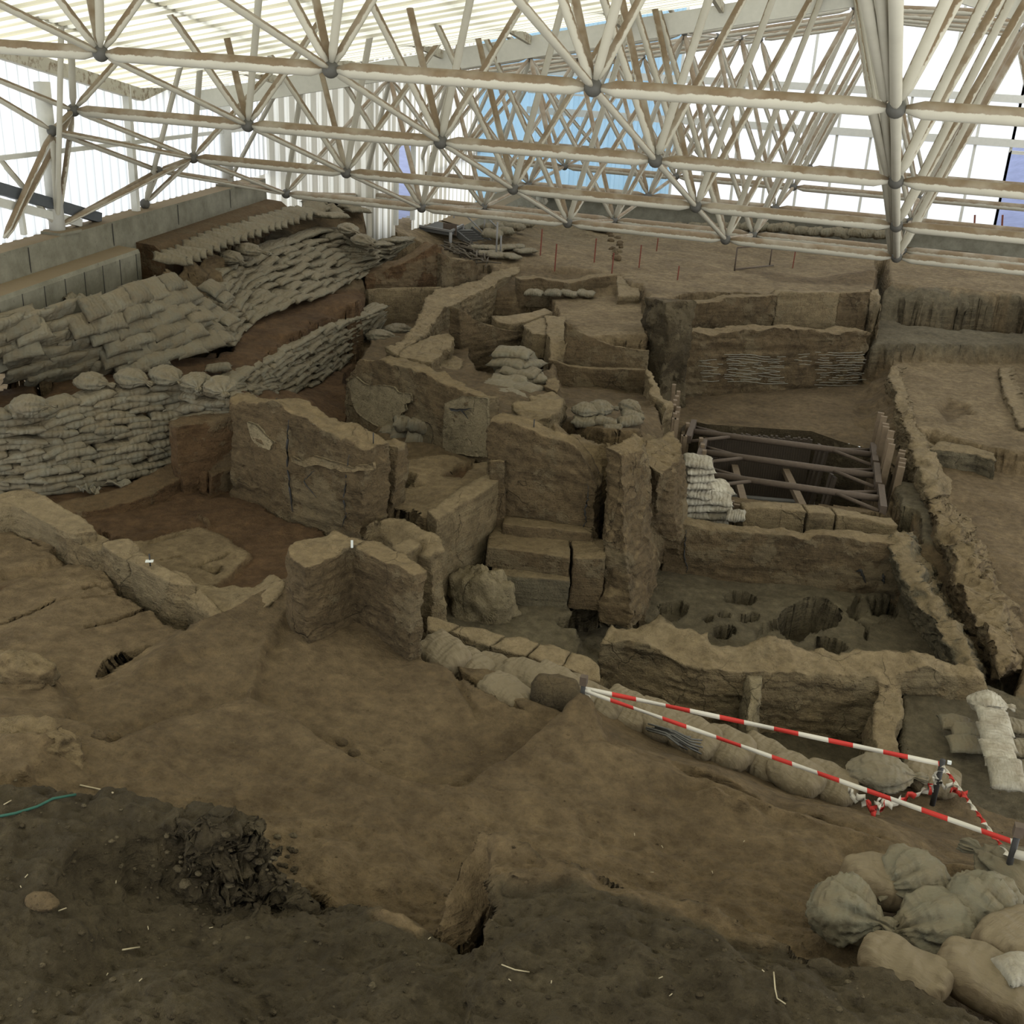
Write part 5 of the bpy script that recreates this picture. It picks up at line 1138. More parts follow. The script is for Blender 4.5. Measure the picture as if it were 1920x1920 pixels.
def tied_mesh(name, L, Wd, Hh_, seed, mat, nu=44, nv=40, flop=.5):
    """round full sack with a gathered, tied neck at +x"""
    R_ = random.Random(seed); ph = [R_.uniform(0, 6.28) for _ in range(8)]; v = []; f = []
    for i in range(nu+1):
        t = i/nu
        if t < .78: s = t/.78; x = -L/2+L*s*.86; pr = max(0, math.sin(math.pi*min(1, s*.93+.0)))**.62 if s < .5 else max(.1, (1-((s-.5)/.5)**2.2*.86))
        else: s = (t-.78)/.22; x = -L/2+L*.86+L*.16*s; pr = .14+.16*math.sin(min(1, s*1.15)*math.pi*.75)*(.6+.4*s)
        for k in range(nv):
            a = 2*math.pi*k/nv
            g = max(0, (t-.12)/.66); g = min(1, g)**1.25
            c1 = a*8+ph[0]+1.3*math.sin(t*4+ph[5]); c2 = a*13+ph[1]+1.0*math.sin(t*7+ph[6])
            fold = 1-g*.27*(1-abs(math.sin(c1/2)))**2.0*2.0-g*.12*(1-abs(math.sin(c2/2)))**2*2+.07+.03*math.sin(a*3+ph[2]+t*4)+.02*math.sin(a*5+t*11+ph[3])
            if t > .78: fold += .22*math.sin(a*6+ph[4])*(t-.78)/.22
            y = math.cos(a)*Wd/2*pr*fold; z = math.sin(a)*Hh_/2*pr*fold
            z = z*(1 if z > 0 else .8)
            v.append((x, y, z+Hh_*.4-flop*max(0, t-.8)*.3))
    for i in range(nu):
        for k in range(nv):
            k2 = (k+1) % nv; f.append((i*nv+k, i*nv+k2, (i+1)*nv+k2, (i+1)*nv+k))
    f.append(tuple(range(nv-1, -1, -1))); f.append(tuple(nu*nv+k for k in range(nv)))
    vv = np.array(v); rdg = 1-np.abs(fbm(vv*np.array([.8, 1.4, 1.4])+seed*3, 6, 3, .5))*2.2; cen_ = vv.mean(0); dr_ = vv-cen_; dr_ /= np.linalg.norm(dr_, axis=1)[:, None]+1e-6; vv += dr_*(.022*np.clip(rdg, -1, 1)**3)[:, None]; vv += .006*np.stack([fbm(vv+seed+i*9, 9, 3) for i in range(3)], 1)
    me = bpy.data.meshes.new(name); me.from_pydata(vv.tolist(), [], f)
    me.polygons.foreach_set('use_smooth', [True]*len(me.polygons)); me.materials.append(mat); me.update(); return me
VB = [bag_mesh('sandbag', .50, .36, .135, 10+i, MAT['bag'], wr=.010) for i in range(7)]
VF = [bag_mesh('sandbag', .56, .40, .12, 30+i, MAT['bag_far'], wr=.011, nu=16, nv=10) for i in range(6)]
VW = [bag_mesh('sandbag', .56, .42, .15, 50+i, MAT['bag_white'], wr=.010) for i in range(4)]
VT = [tied_mesh('tied_sack', .66, .46, .36, 70+i, MAT['bag']) for i in range(4)]
def place(me, name, loc, xdir, up=(0, 0, 1), sc=(1, 1, 1), label='', cat='sandbag', group=None, roll=0.0):
    x = np.array(xdir, float); x /= np.linalg.norm(x); u = np.array(up, float); y = np.cross(u, x); y /= np.linalg.norm(y); u = np.cross(x, y)
    if roll: y, u = y*math.cos(roll)+u*math.sin(roll), -y*math.sin(roll)+u*math.cos(roll)
    o = bpy.data.objects.new(name, me); C.objects.link(o)
    R3 = np.array([x, y, u]).T
    mt = Matrix(((R3[0][0]*sc[0], R3[0][1]*sc[1], R3[0][2]*sc[2], loc[0]), (R3[1][0]*sc[0], R3[1][1]*sc[1], R3[1][2]*sc[2], loc[1]), (R3[2][0]*sc[0], R3[2][1]*sc[1], R3[2][2]*sc[2], loc[2]), (0, 0, 0, 1)))
    o.matrix_world = mt
    return tag(o, label, cat, group)
def curve_at(c, t):
    d = [0]
    for a, b in zip(c[:-1], c[1:]): d.append(d[-1]+np.linalg.norm(b-a))
    s = t*d[-1]
    for i in range(len(c)-1):
        if s <= d[i+1] or i == len(c)-2:
            k = (s-d[i])/(d[i+1]-d[i]+1e-9); return c[i]+(c[i+1]-c[i])*k
def clen(c): return sum(np.linalg.norm(b-a) for a, b in zip(c[:-1], c[1:]))
def bagwall(top, bot, rows, length, meshes, label, group, dep=.12, sc=(1, 1, 1), lean=0, across=0.0, wob=.02, stuff=None, crop='O', tilt=0.0, flatrow=0):
    T = [P(*p) for p in cv(crop, top)]; Bt = [P(*p) for p in cv(crop, bot)]
    ln = max(clen(T), clen(Bt)); n = max(1, int(round(ln/length)))
    bigv = []; bigf = []
    for r in range(rows):
        k = (r+.5)/rows
        for i in range(n+(r % 2)):
            t = (i+.5-(.5 if r % 2 else 0))/n
            t = min(1, max(0, t+rnd.uniform(-.12, .12)/n))
            a, b = curve_at(T, t), curve_at(Bt, t); a2, b2 = curve_at(T, min(1, t+.02)), curve_at(Bt, min(1, t+.02)); a1, b1 = curve_at(T, max(0, t-.02)), curve_at(Bt, max(0, t-.02))
            p = a+(b-a)*k; tx = (a2+(b2-a2)*k)-(a1+(b1-a1)*k); tx /= np.linalg.norm(tx)
            nrm = np.array([-tx[1], tx[0], 0]); nrm /= np.linalg.norm(nrm)
            if nrm@p < 0: nrm = -nrm          # points away from the camera, into the slope
            h = np.linalg.norm((b-a))/rows
            loc = p+nrm*(dep+rnd.uniform(-.03, .03))-np.array([0, 0, .06])+np.array([0, 0, rnd.uniform(-wob, wob)])
            x = tx.copy(); x[2] += rnd.uniform(-.10, .10)+tilt
            if across and rnd.random() < across or (flatrow and r < flatrow and across): x = nrm+tx*rnd.uniform(-.3, .3); x[2] = -.0+rnd.uniform(-.1, .05)
            up = np.array([0, 0, 1.])-nrm*(-lean)*0+np.array([rnd.uniform(-.1, .1), rnd.uniform(-.1, .1), 0])-nrm*lean
            me = meshes[rnd.randrange(len(meshes))]; s = (sc[0]*rnd.uniform(.88, 1.15), sc[1]*rnd.uniform(.9, 1.1), sc[2]*rnd.uniform(.85, 1.2))
            place(me, 'sandbag', loc, x, up, s, label, 'sandbag', group)
# the tall front stack
bagwall([(-60,790,-4.32),(60,772,-4.32),(150,750,-4.32),(240,732,-4.3),(345,722,-4.3)], [(-60,930,-5.4),(60,935,-5.42),(115,932,-5.42),(200,915,-5.4),(340,880,-5.35)], 13, .47, VB,
        'flat grey sandbag in the tall stack at the left, behind the reddish room', 'sandbags of the tall front stack', dep=.15, wob=.012)
bagwall([(345,722,-4.3),(435,750,-4.25)], [(345,795,-4.72),(435,778,-4.5)], 4, .4, VB, 'grey sandbag in the short overhanging right end of the tall stack, touching the mudbrick wall', 'sandbags of the overhanging stack end', dep=.14, wob=.01)
bagwall([(-60,690,-4.3),(60,660,-4.3),(110,650,-4.28)], [(-60,700,-4.35),(60,672,-4.35),(110,662,-4.33)], 1, .5, VB, 'sandbag in the front edge row above the dark earth face at far left', 'sandbags above the dark earth face', dep=.1)
# terrace of bags climbing to the concrete
def terrace(rows, per, q4, meshes, label, group, crop='O', sc=(1.06, 1.05, 1.05), skip=(), along=True):
    A, B_, C_, D = [P(*p) for p in cv(crop, q4)]   # back-left, back-right, front-right, front-left
    for r in range(rows):
        t = (r+.5)/rows; n = per
        for i in range(n):
            s = (i+.5+(.25 if r % 2 else -.25))/n; s = min(1.02, max(-.02, s+rnd.uniform(-.1, .1)/n))
            if (r, i) in skip: continue
            p = (A+(B_-A)*s)*(1-t)+(D+(C_-D)*s)*t
            x = ((B_-A)*(1-t)+(C_-D)*t); x = x/np.linalg.norm(x); dn = (D-A)*(1-s)+(C_-B_)*s; dn /= np.linalg.norm(dn)
            nrm = np.cross(x, dn); nrm = nrm if nrm[2] > 0 else -nrm; nrm = nrm+np.array([0, 0, .55]); nrm /= np.linalg.norm(nrm)
            xx = x if along else dn
            place(meshes[rnd.randrange(len(meshes))], 'sandbag', p+np.array([0, 0, rnd.uniform(-.02, .02)-.02]), xx+np.array([0, 0, rnd.uniform(-.06, .06)]), nrm, (sc[0]*rnd.uniform(.9, 1.12), sc[1]*rnd.uniform(.92, 1.12), sc[2]*rnd.uniform(.9, 1.2)), label, 'sandbag', group)
terrace(6, 5, [(-70,625,-3.72),(200,560,-3.66),(255,690,-4.72),(60,735,-4.85)], VB, 'dusty sandbag on the stepped bank right of the dark earth face, its left part', 'sandbags on the stepped bank, left part')
terrace(6, 4, [(200,560,-3.66),(335,515,-3.62),(400,650,-4.62),(255,690,-4.72)], VB, 'dusty sandbag on the stepped bank below the end of the concrete step, its middle part', 'sandbags on the stepped bank, middle part')
terrace(3, 3, [(-60,620,-3.74),(60,590,-3.7),(70,650,-4.1),(-60,672,-4.2)], VB, 'dusty sandbag at the far left edge above the dark earth face', 'sandbags at the far left edge')
terrace(5, 2, [(335,560,-3.95),(420,520,-3.95),(430,640,-4.65),(385,655,-4.65)], VB, 'sandbag in the tumbled pile where the stepped bank meets the long upper sandbag wall', 'sandbags at the bank corner', sc=(.9, .95, .9))
# back row lying across
T = [P(*p) for p in [(318,496,-3.66),(360,478,-3.66),(420,452,-3.62),(480,432,-3.6),(540,412,-3.58),(600,395,-3.55),(625,400,-3.6)]]
nb = 24
for i in range(nb):
    p = curve_at(T, i/(nb-1)); p2 = curve_at(T, min(1, i/(nb-1)+.03)); tx = p2-p if np.linalg.norm(p2-p) > .01 else tx
    tx = tx/np.linalg.norm(tx); a = np.array([tx[1], -tx[0], 0]); a = a if a@p < 0 else -a; x = a+tx*.5; x[2] = -.22
    place(VF[rnd.randrange(6)], 'sandbag', p+np.array([0, 0, rnd.uniform(0, .05)]), x, (tx[0]*-.35, tx[1]*-.35, 1), (1.0, .78, 1.1), 'pale sandbag in the single overlapping row nearest the concrete', 'sandbag', 'overlapping row of sandbags by the concrete')
for (px, py, h) in ((590,385,-3.5),(612,380,-3.5),(635,383,-3.52),(655,392,-3.58),(670,400,-3.64),(630,410,-3.62),(610,408,-3.6)):
    place(VF[rnd.randrange(6)], 'sandbag', P(px, py, h), (rnd.uniform(-1, 1), 1, -.1), (0, 0, 1), (1, .9, 1), 'pale sandbag in the small cluster at the top end of the overlapping row', 'sandbag', 'sandbags on the crest by the cladding')
# long upper wall
bagwall([(412,512,-3.98),(450,480,-3.93),(500,462,-3.9),(545,448,-3.88),(600,432,-3.85),(640,428,-3.85),(675,448,-3.9)], [(432,652,-4.8),(470,612,-4.8),(520,590,-4.76),(560,575,-4.74),(620,550,-4.74),(660,530,-4.74),(700,508,-4.72)], 9, .5, VF,
        'pale sandbag in the long upper sandbag wall', 'sandbags of the long upper wall', dep=.12, sc=(1, 1, .95), wob=.03, tilt=.05)
bagwall([(690,455,-4.1),(730,452,-4.15),(765,445,-4.2)], [(700,508,-4.7),(730,485,-4.62),(762,462,-4.4)], 5, .5, VF, 'sandbag at the low right end of the long upper wall, near the entrance', 'sandbags at the right end of the upper wall', dep=.1, sc=(1, 1, .8))
for (px, py, h, l) in ((435,495,-3.95,'big pale sack lying on the left end of the long upper sandbag wall'), (470,480,-3.9,'second big pale sack lying on the left end of the long upper sandbag wall'), (655,440,-3.86,'fat sack on top of the right bulge of the long upper sandbag wall'), (682,462,-3.95,'fat sack hanging down the right bulge of the long upper sandbag wall')):
    place(VT[rnd.randrange(4)], 'tied_sack', P(px, py, h), (1, rnd.uniform(-.5, .5), -.1), (0, 0, 1), (.95, .95, .7), l, 'sack')
# lower far wall
n0 = len(C.objects)
bagwall([(432,722,-4.93),(490,680,-4.95),(540,648,-4.97),(600,618,-5.0),(640,600,-5.02),(715,578,-5.05)], [(452,742,-5.1),(535,752,-5.75),(600,715,-5.85),(645,685,-5.88),(690,655,-5.9),(712,612,-5.6)], 9, .5, VF,
        'grey-green sandbag in the long lower sandbag wall above the dark trench', 'sandbags of the long lower wall', dep=.13, sc=(1, 1, .95), wob=.02, tilt=.05)
# big sacks on top of the tall stack
BT = [(165,728,.9,'tied_sack','plump tied sack on top of the tall stack, leftmost of the row of plump sacks',.3), (240,722,.95,'tied_sack','plump sack with a loose white flap on top of the tall stack',0), (305,718,1.0,'tied_sack','long bulging sack with its neck to the right on top of the tall stack',-.25), (360,728,.9,'tied_sack','round sack with radiating creases on top of the tall stack',-.9), (405,738,.95,'tied_sack','round sack with a crumpled face at the right end of the tall stack',-.8), (48,772,.9,'tied_sack','knotted sack at the left top of the tall stack',.6)]
for i, (px, py, s, nm, lab, an) in enumerate(BT):
    place(VT[i % 4], nm, P(px, py+8, -4.28)+np.array([0, .12, 0]), (math.cos(an), math.sin(an), -.05), (0, 0, 1), (s*.85, s*.9, s*.75), lab, 'sack')
# bag staircase in the niche room
SB = [(960,672,-5.15,.1,'top sack of the pale bag staircase'),(955,690,-5.28,-.1,'second sack from the top of the pale bag staircase'),(985,690,-5.3,1.2,'crosswise sack on the right of the pale bag staircase'),(975,706,-5.35,.0,'third sack down the pale bag staircase'),(955,722,-5.45,.2,'fourth sack down the pale bag staircase'),(990,718,-5.45,.6,'sack at the right middle of the pale bag staircase'),(940,735,-5.5,0,'left lower sack of the pale bag staircase'),(975,740,-5.5,-.2,'right lower sack of the pale bag staircase'),(962,752,-5.5,.1,'lowest sack of the pale bag staircase')]
for i, (px, py, h, an, lab) in enumerate(SB):
    p = P(px, py, h)
    place(VF[i % 6], 'sandbag', p, (math.cos(an), math.sin(an), 0), (0, 0, 1), (1.25, 1.3, 1.5), lab, 'sandbag')
    # filling under it
for i, (px, py, h, s, lab) in enumerate([(965,700,-5.6,1.3,'inner sack under the upper part of the bag staircase'),(965,725,-5.8,1.4,'inner sack under the middle of the bag staircase'),(960,740,-5.9,1.4,'inner sack under the lower part of the bag staircase')]):
    place(VF[i], 'sandbag', P(px, py, h), (1, .1, 0), (0, 0, 1), (s, s*1.4, 3.5), lab, 'sandbag')
# niche bags in the plastered wall
NB_ = [(765,800,.9,.2,'grey sack at the top of the niche in the plastered wall'),(790,808,.8,-.3,'grey sack at the upper right of the niche in the plastered wall'),(738,815,.7,.8,'crumpled sack spilling from the left of the niche'),(758,828,.9,-.1,'grey sack in the middle of the niche'),(785,832,.85,.1,'grey sack at the middle right of the niche'),(770,848,.9,.2,'grey sack at the lower right of the niche'),(750,855,.8,-.4,'lowest grey sack of the niche')]
for i, (px, py, s, an, lab) in enumerate(NB_):
    A, B_ = P(*FA), P(*FB); p = onplane(A, B_, px, py); nn = p/np.linalg.norm(p)
    place(VT[i % 4] if i in (2,) else VB[i % 7], 'sandbag', p-np.array([nn[0], nn[1], 0])*.03-np.array([0, 0, .04]), (1, .35+an*.3, rnd.uniform(-.15, .15)), (0, 0, 1), (s*.95, s*.9, 1.7 if i != 2 else .6), lab, 'sandbag')
# bag cluster on the middle block
for i, (px, py, h, s, lab) in enumerate([(1095,800,-5.25,.75,'dark sack at the lower left of the grey sack cluster in the middle'),(1135,802,-5.25,.75,'sack at the bottom middle of the grey sack cluster'),(1178,800,-5.25,.75,'sack at the lower right of the grey sack cluster'),(1100,782,-5.15,.75,'knotted sack at the upper left of the grey sack cluster in the middle'),(1128,778,-5.15,.78,'bulging sack at the top middle of the grey sack cluster'),(1182,775,-5.15,.7,'folded sack at the top right of the grey sack cluster'),(1185,788,-5.2,.7,'flat sack under the folded one on the right of the grey sack cluster'),(1148,812,-5.25,.6,'small pale sack in front of the grey sack cluster')]):
    place(VT[i % 4] if i in (3, 4, 5) else VB[i % 7], 'sandbag', P(px, py, h), (rnd.uniform(.5, 1), rnd.uniform(-.6, .6), 0), (0, 0, 1), (s, s, s*(.9 if i in (3, 4, 5) else 1.7)), lab, 'sack')
# four bags on the far platform
for i, px in enumerate((1001, 1037, 1066, 1098)):
    place(VF[i], 'sandbag', P(px, 556, -5.12), (1, .05, 0), (0, 0, 1), (.75, .8, 1.2), ['leftmost pale bag in the short row on the far platform','second pale bag in the short row on the far platform','ragged third bag in the short row on the far platform','brown crumbling bag at the right end of the short row on the far platform'][i], 'sandbag')
# single bags
place(VT[0], 'tied_sack', P(864, 522, -4.95), (1, -.5, 0), (0, 0, 1), (.75, .8, .6), 'single round dusty bag in the curved hollow below the entrance', 'sack')
place(VT[1], 'tied_sack', P(716, 640, -5.6), (1, .2, 0), (0, 0, 1), (1.1, 1.1, .7), 'big dusty sack lying in the upper left room, the left one', 'sack')
place(VT[2], 'tied_sack', P(750, 628, -5.6), (1, .4, 0), (0, 0, 1), (1.1, 1.1, .7), 'big dusty sack lying in the upper left room, the right one', 'sack')
place(VB[2], 'sandbag', P(410, 698, -4.83), (1, .6, 0), (0, 0, 1), (.8, .8, 1), 'lone flat sandbag beside the dark hollow above the tall stack', 'sandbag')
# white stack beside the pit
WS = [(1296,968,8),(1336,975,5)]
for j, (px, py, n) in enumerate([(1297,985,9),(1340,985,4)]):
    b = P(px, py, -6.45)
    for k in range(n):
        place(VW[(j+k) % 4], 'sandbag', b+np.array([rnd.uniform(-.02, .02), rnd.uniform(-.02, .02), .118*k]), (1, .25+rnd.uniform(-.15, .15), 0), (0, 0, 1), (.78, .95, .95), ['white sandbag in the tall stack at the corner of the shored pit', 'white sandbag in the low stack in front of the shored pit'][j], 'sandbag', ['tall stack of white sandbags', 'low stack of white sandbags'][j])
place(VW[0], 'sandbag', P(1338, 925, -6.1), (.9, .5, 0), (0, 0, 1), (.95, 1.05, 1.3), 'fat white sandbag leaning behind the low white stack', 'sandbag')
place(VW[3], 'sandbag', P(1378, 978, -6.2), (1, .1, 0), (0, 0, 1), (.5, .8, 1.2), 'torn white sack end beside the low white stack', 'sandbag')
# row of bags along the far concrete wall and by the ramp
nb = 17
for i in range(nb):
    px = 1276+i*25.0; py = 438-7*math.cos((i/nb-.15)*2.6)+5*(i > 8)
    _b = PY(px, py+4, 34.35)
    place(VW[i % 4], 'sandbag', _b, (1, .1, 0), (0, 0, 1), (.85, .8, 1.9), 'pale bag in the row along the far concrete wall', 'sandbag', 'row of bags along the far concrete wall')
RB = [(905,455),(925,450),(945,442),(925,436),(945,428),(962,436),(905,442),(965,420),(985,412),(940,415),(960,408),(900,470),(925,472),(945,470),(965,468),(985,476),(930,484),(955,486),(915,480)]
for i, (px, py) in enumerate(RB):
    _b = onground(px, py)+np.array([0, 0, .12 if i < 11 else 0])
    if i < 11: _b[0] += .25
    place(VW[i % 4], 'sandbag', _b, (rnd.uniform(.3, 1), rnd.uniform(-.6, .9), 0), (0, 0, 1), (.95, 1, 1.5 if i < 11 else .9), 'white sandbag in the heap beside the entrance ramp' if i < 11 else 'flat white sandbag spread on the ground below the entrance stairs', 'sandbag', 'white sandbags beside the ramp' if i < 11 else 'flat white sandbags below the stairs')
for i, (px, py) in enumerate(((1112,432),(1128,436),(1140,430))):
    place(VW[i], 'sandbag', onground(px, py), (1, .2*i, 0), (0, 0, 1), (.8, .8, .9), ['left of three white bags half hidden behind the lowest roof tube','middle of three white bags half hidden behind the lowest roof tube','right of three white bags half hidden behind the lowest roof tube'][i], 'sandbag')
for i, (px, py) in enumerate(((1012,385),(1030,372))):
    place(VW[i], 'sandbag', PY(px, py, 34.2), (1, .3, .2), (0, 0, 1), (1, 1, 2.2), ['white sack at the left end of the far concrete wall','upper white sack at the left end of the far concrete wall'][i], 'sandbag')

VTW = tied_mesh('tied_sack', .66, .46, .36, 77, MAT['bag_white'])
# ---- bottom right: big tied sacks
big = [tied_mesh('tied_sack', .62, .46, .42, 90+i, MAT['bag_olive'], 72, 60) for i in range(5)]
def sack(i, px, py, h, ang, sc, lab, pitch=0.0, mesh=None, roll=0.0):
    return place(mesh or big[i], 'tied_sack', P(px, py, h), (math.cos(ang), math.sin(ang), pitch), (0, 0, 1), sc, lab, 'sack', None, roll)
sack(0, 1592, 1755, -4.72, -.25, (.80, .98, .95), 'round tied olive sack at the front left of the pile, knot to its right', .16)
sack(1, 1700, 1690, -4.70, -2.5, (.80, 1.0, .85), 'olive sack at the back of the pile, leaning behind the round one', .0)
sack(2, 1745, 1775, -4.70, -2.75, (.95, 1.05, .88), 'olive sack in the middle of the pile with deep creases and a pointed corner', -.1)
sack(3, 1845, 1745, -4.62, -.7, (.88, .95, .9), 'brown dusty sack at the right of the pile with a gathered neck', .0)
sack(4, 1890, 1672, -4.75, 2.4, (1.15, 1.1, .75), 'wide dark sack behind the pile, below the black stake', .0)
MAT['bag_dusty2'] = bag_mat('brown_dusty_sack', (.20, .155, .098), .8)
place(bag_mesh('sandbag', .52, .38, .17, 99, MAT['bag_dusty2'], ears=0, nu=44, nv=30, ro=.8), 'sandbag', P(1690, 1845, -4.52), (1, -.35, 0), (0, 0, 1), (1.0, 1, 1.2), 'dusty brown bag lying half buried in front of the pile', 'sandbag')
mD = bag_mesh('sandbag', .60, .42, .20, 98, MAT['bag_dusty2'], ears=0, nu=44, nv=30, ro=.8)
for px, py, an, lab in ((1850,1880,-.3,'brown dusty bag at the bottom right corner, half buried'), (1905,1800,.9,'brown dusty bag standing at the right edge below the pile'), (1660,1690,.2,'mostly hidden brown bag behind the round olive sack')):
    place(mD, 'sandbag', P(px, py, -4.55 if py > 1750 else -4.75), (math.cos(an), math.sin(an), 0), (0, 0, 1), (1.05, 1, 1.3), lab, 'sandbag')
place(VW[1], 'sandbag', P(1912, 1835, -4.35), (1, .5, 0), (0, 0, 1), (.45, .5, .8), 'small pale bag at the right edge near the bottom', 'sandbag')
# right edge: column of crumpled bags over the trench
LB = [(1850,1345,-6.22,'crumpled grey sack at the top of the bag column near the right edge',1),(1858,1375,-6.2,'creased grey bag second in the column near the right edge',0),(1862,1405,-6.2,'creased grey bag in the middle of the column near the right edge',0),(1868,1440,-6.2,'wrinkled grey bag fourth in the column near the right edge',0),(1880,1475,-6.2,'long flat grey bag at the bottom of the column near the right edge',0)]
for i, (px, py, h, lab, tied) in enumerate(LB):
    place(VTW if tied else VW[i % 4], 'tied_sack' if tied else 'sandbag', P(px, py, h)+np.array([0, 0, .08]), (1, .1, 0) if tied else (.12, -1, -.1), (0, 0, 1), (.7, .8, .6) if tied else (.75, .8, .9), lab, 'sandbag')
for i, (px, py, s) in enumerate(((1815,1380,.7),(1812,1405,.7),(1905,1370,.7),(1908,1410,.8),(1915,1450,.8),(1790,1365,.6))):
    place(VF[i], 'sandbag', P(px, py, -6.33), (1, .2, 0), (0, 0, 1), (s, s, .9), ['dusty bag left of the grey bag column, upper','dusty bag left of the grey bag column, lower','dusty bag right of the grey bag column, upper','dusty bag right of the grey bag column, middle','dusty bag right of the grey bag column, lower','small dusty bag at the far left beside the bag column'][i], 'sandbag')
# sacks half buried along the taped slope
MAT['bag_dusty'] = bag_mat('pale_dusty_sack', (.30, .25, .17), .6)
VS = [bag_mesh('sandbag', .66, .50, .24, 120+i, MAT['bag_dusty'], wr=.012, ears=0, nu=36, nv=26, ro=.85) for i in range(4)]
SL = [(835,1228,-5.1,-.5),(880,1250,-5.2,-.4),(930,1262,-5.25,-.3),(985,1272,-5.22,-.2),(1040,1285,-5.22,-.3),(950,1305,-5.12,-.5),(1075,1300,-5.25,-.3),(1120,1325,-5.32,-.4),(1175,1342,-5.4,-.3),(1235,1360,-5.42,-.35),(1300,1392,-5.45,-.4),(1360,1412,-5.5,-.4),(1430,1432,-5.6,-.35),(1490,1462,-5.6,-.4),(1550,1478,-5.7,-.35)]
names = ['first pale half-buried sack of the taped slope, by the corner pillar','second pale half-buried sack below the block row','third pale half-buried sack below the block row','white-topped sack below the middle of the block row','white-topped sack just left of the first tape post','lower brown sack on the slope left of the first tape post','sack directly behind the first tape post','sack just right of the first tape post','dusty sack behind the start of the tape','sack with a bundle of dark rods beside it','long pale sack under the tape, left of the partition wall','pale frayed sack under the tape, below the partition wall','pale frayed sack in front of the square cell','torn white sack in front of the square cell, right of the frayed ones','last frayed sack before the round tied one']
for i, (px, py, h, an) in enumerate(SL):
    place(VS[i % 4], 'sandbag', P(px, py+(16 if i < 8 else 6), h-(.12 if i < 8 else .05))+np.array([0, 0, -.03]), (math.cos(an), math.sin(an), -.05), (.1, -.25, 1), (.82, .85, 1.1), names[i], 'sandbag')
place(VT[3], 'tied_sack', P(1655, 1470, -5.65), (1, .25, 0), (0, 0, 1), (1.0, .95, .75), 'round dusty sack with a crumpled pale neck beside the right tape post', 'sack')
place(VS[2], 'sandbag', P(1740, 1480, -5.75), (1, -.2, 0), (0, 0, 1), (.8, .8, 1), 'small dusty sack below the right tape post', 'sandbag')

# ================================================================ TAPE, POSTS, STAKES, SMALL THINGS
def tape_mat():
    m, nt, b, out = newmat('red_white_barrier_tape'); uv = nt.nodes.new('ShaderNodeUVMap'); s = nt.nodes.new('ShaderNodeSeparateXYZ'); nt.links.new(uv.outputs[0], s.inputs[0])
    fr = math_(nt, 'FRACT', math_(nt, 'ADD', math_(nt, 'MULTIPLY', s.outputs[0], 2.3), math_(nt, 'MULTIPLY', s.outputs[1], .35)))
    k = math_(nt, 'GREATER_THAN', fr, .55)
    nt.links.new(mixc(nt, k, (.42, .39, .32), (.36, .03, .022)), b.inputs['Base Color']); b.inputs['Roughness'].default_value = .5
    return m
MAT['tape'] = tape_mat()
def tape(pts, w, lab, sag=.0, twist=0, n=60, par=None, ruf=0.0):
    """ribbon through world points, uv u = metres along"""
    seg = []
    for t in np.linspace(0, 1, n+1):
        p = curve_at(pts, t).copy(); p[2] -= sag*4*t*(1-t); seg.append(p)
    v = []; f = []; us = [0]
    for i, p in enumerate(seg):
        d = seg[min(n, i+1)]-seg[max(0, i-1)]; d /= np.linalg.norm(d)
        if i: us.append(us[-1]+np.linalg.norm(seg[i]-seg[i-1]))
        side = np.cross(d, [0, 0, 1.]); side /= np.linalg.norm(side)+1e-9; up = np.cross(side, d)
        a = math.pi/2*1.0+twist*math.pi*i/n+.25*math.sin(i*.35)*1.0
        e = side*math.cos(a)+up*math.sin(a); r_ = ruf*np.array([math.sin(i*1.7), math.cos(i*2.3), math.sin(i*1.1)])
        th_ = np.cross(d, e)*.0012
        for s_ in (-1, 1): v.append(p+e*s_*w/2+r_+th_)
        for s_ in (1, -1): v.append(p+e*s_*w/2+r_-th_)
    for i in range(n):
        for k in range(4): f.append((4*i+k, 4*i+(k+1) % 4, 4*i+4+(k+1) % 4, 4*i+4+k))
    o = mesh_obj('barrier_tape', v, f, MAT['tape'], None, True)
    uvl = o.data.uv_layers.new(name='uv')
    for poly in o.data.polygons:
        for li in poly.loop_indices:
            vi = o.data.loops[li].vertex_index; uvl.data[li].uv = (us[vi//4], .06 if vi % 4 in (1, 2) else 0)
    return tag(o, lab, 'tape')
def post(px, pyt, h, pyb, lab, r=.02, blk=None, mat='black'):
    t = P(px, pyt, h); a, b = h-3, h
    for _ in range(40):
        m_ = (a+b)/2
        if proj((t[0], t[1], m_))[1] > pyb: a = m_
        else: b = m_
    e = empty('tape_post', (t[0], t[1], a), lab, 'post')
    MB().tube((t[0], t[1], a-.1), t, r, 10).obj('stake', MAT[mat], e)
    if blk: MB().box(t-np.array([0, 0, blk/2]), (blk, blk, blk*1.4)).obj('head', MAT['rust'], e, False)
    return t, np.array([t[0], t[1], a])
p1, g1 = post(1095, 1270, -4.6, 1350, 'dark stake with a square wooden head holding the left end of the barrier tape', .02, .055)
p2, g2 = post(1768, 1425, -5.0, 1490, 'black stake with a white cap where the three tapes meet', .022)
tag(MB().box(p2+np.array([.05, 0, -.01]), (.03, .025, .022)).obj('wire_clip', MAT['card'], None, False), 'small white clip on the tape stake by the partition wall', 'clip')
p3, g3 = post(1912, 1550, -4.2, 1640, 'black stake with a brown head at the right edge where the tapes end', .02, .055)
def off(p, dz, dx=0): return p+np.array([dx, 0, dz])
tape([off(p1, -.10), off(p2, -.04)], .038, 'upper red and white barrier tape running from the left stake to the capped stake', sag=.0, twist=.12)
tape([off(p1, -.12), P(1450, 1420, -4.85), off(p3, -.12)], .033, 'long lower barrier tape running from the left stake to the stake at the right edge', sag=0, twist=.15, n=90)
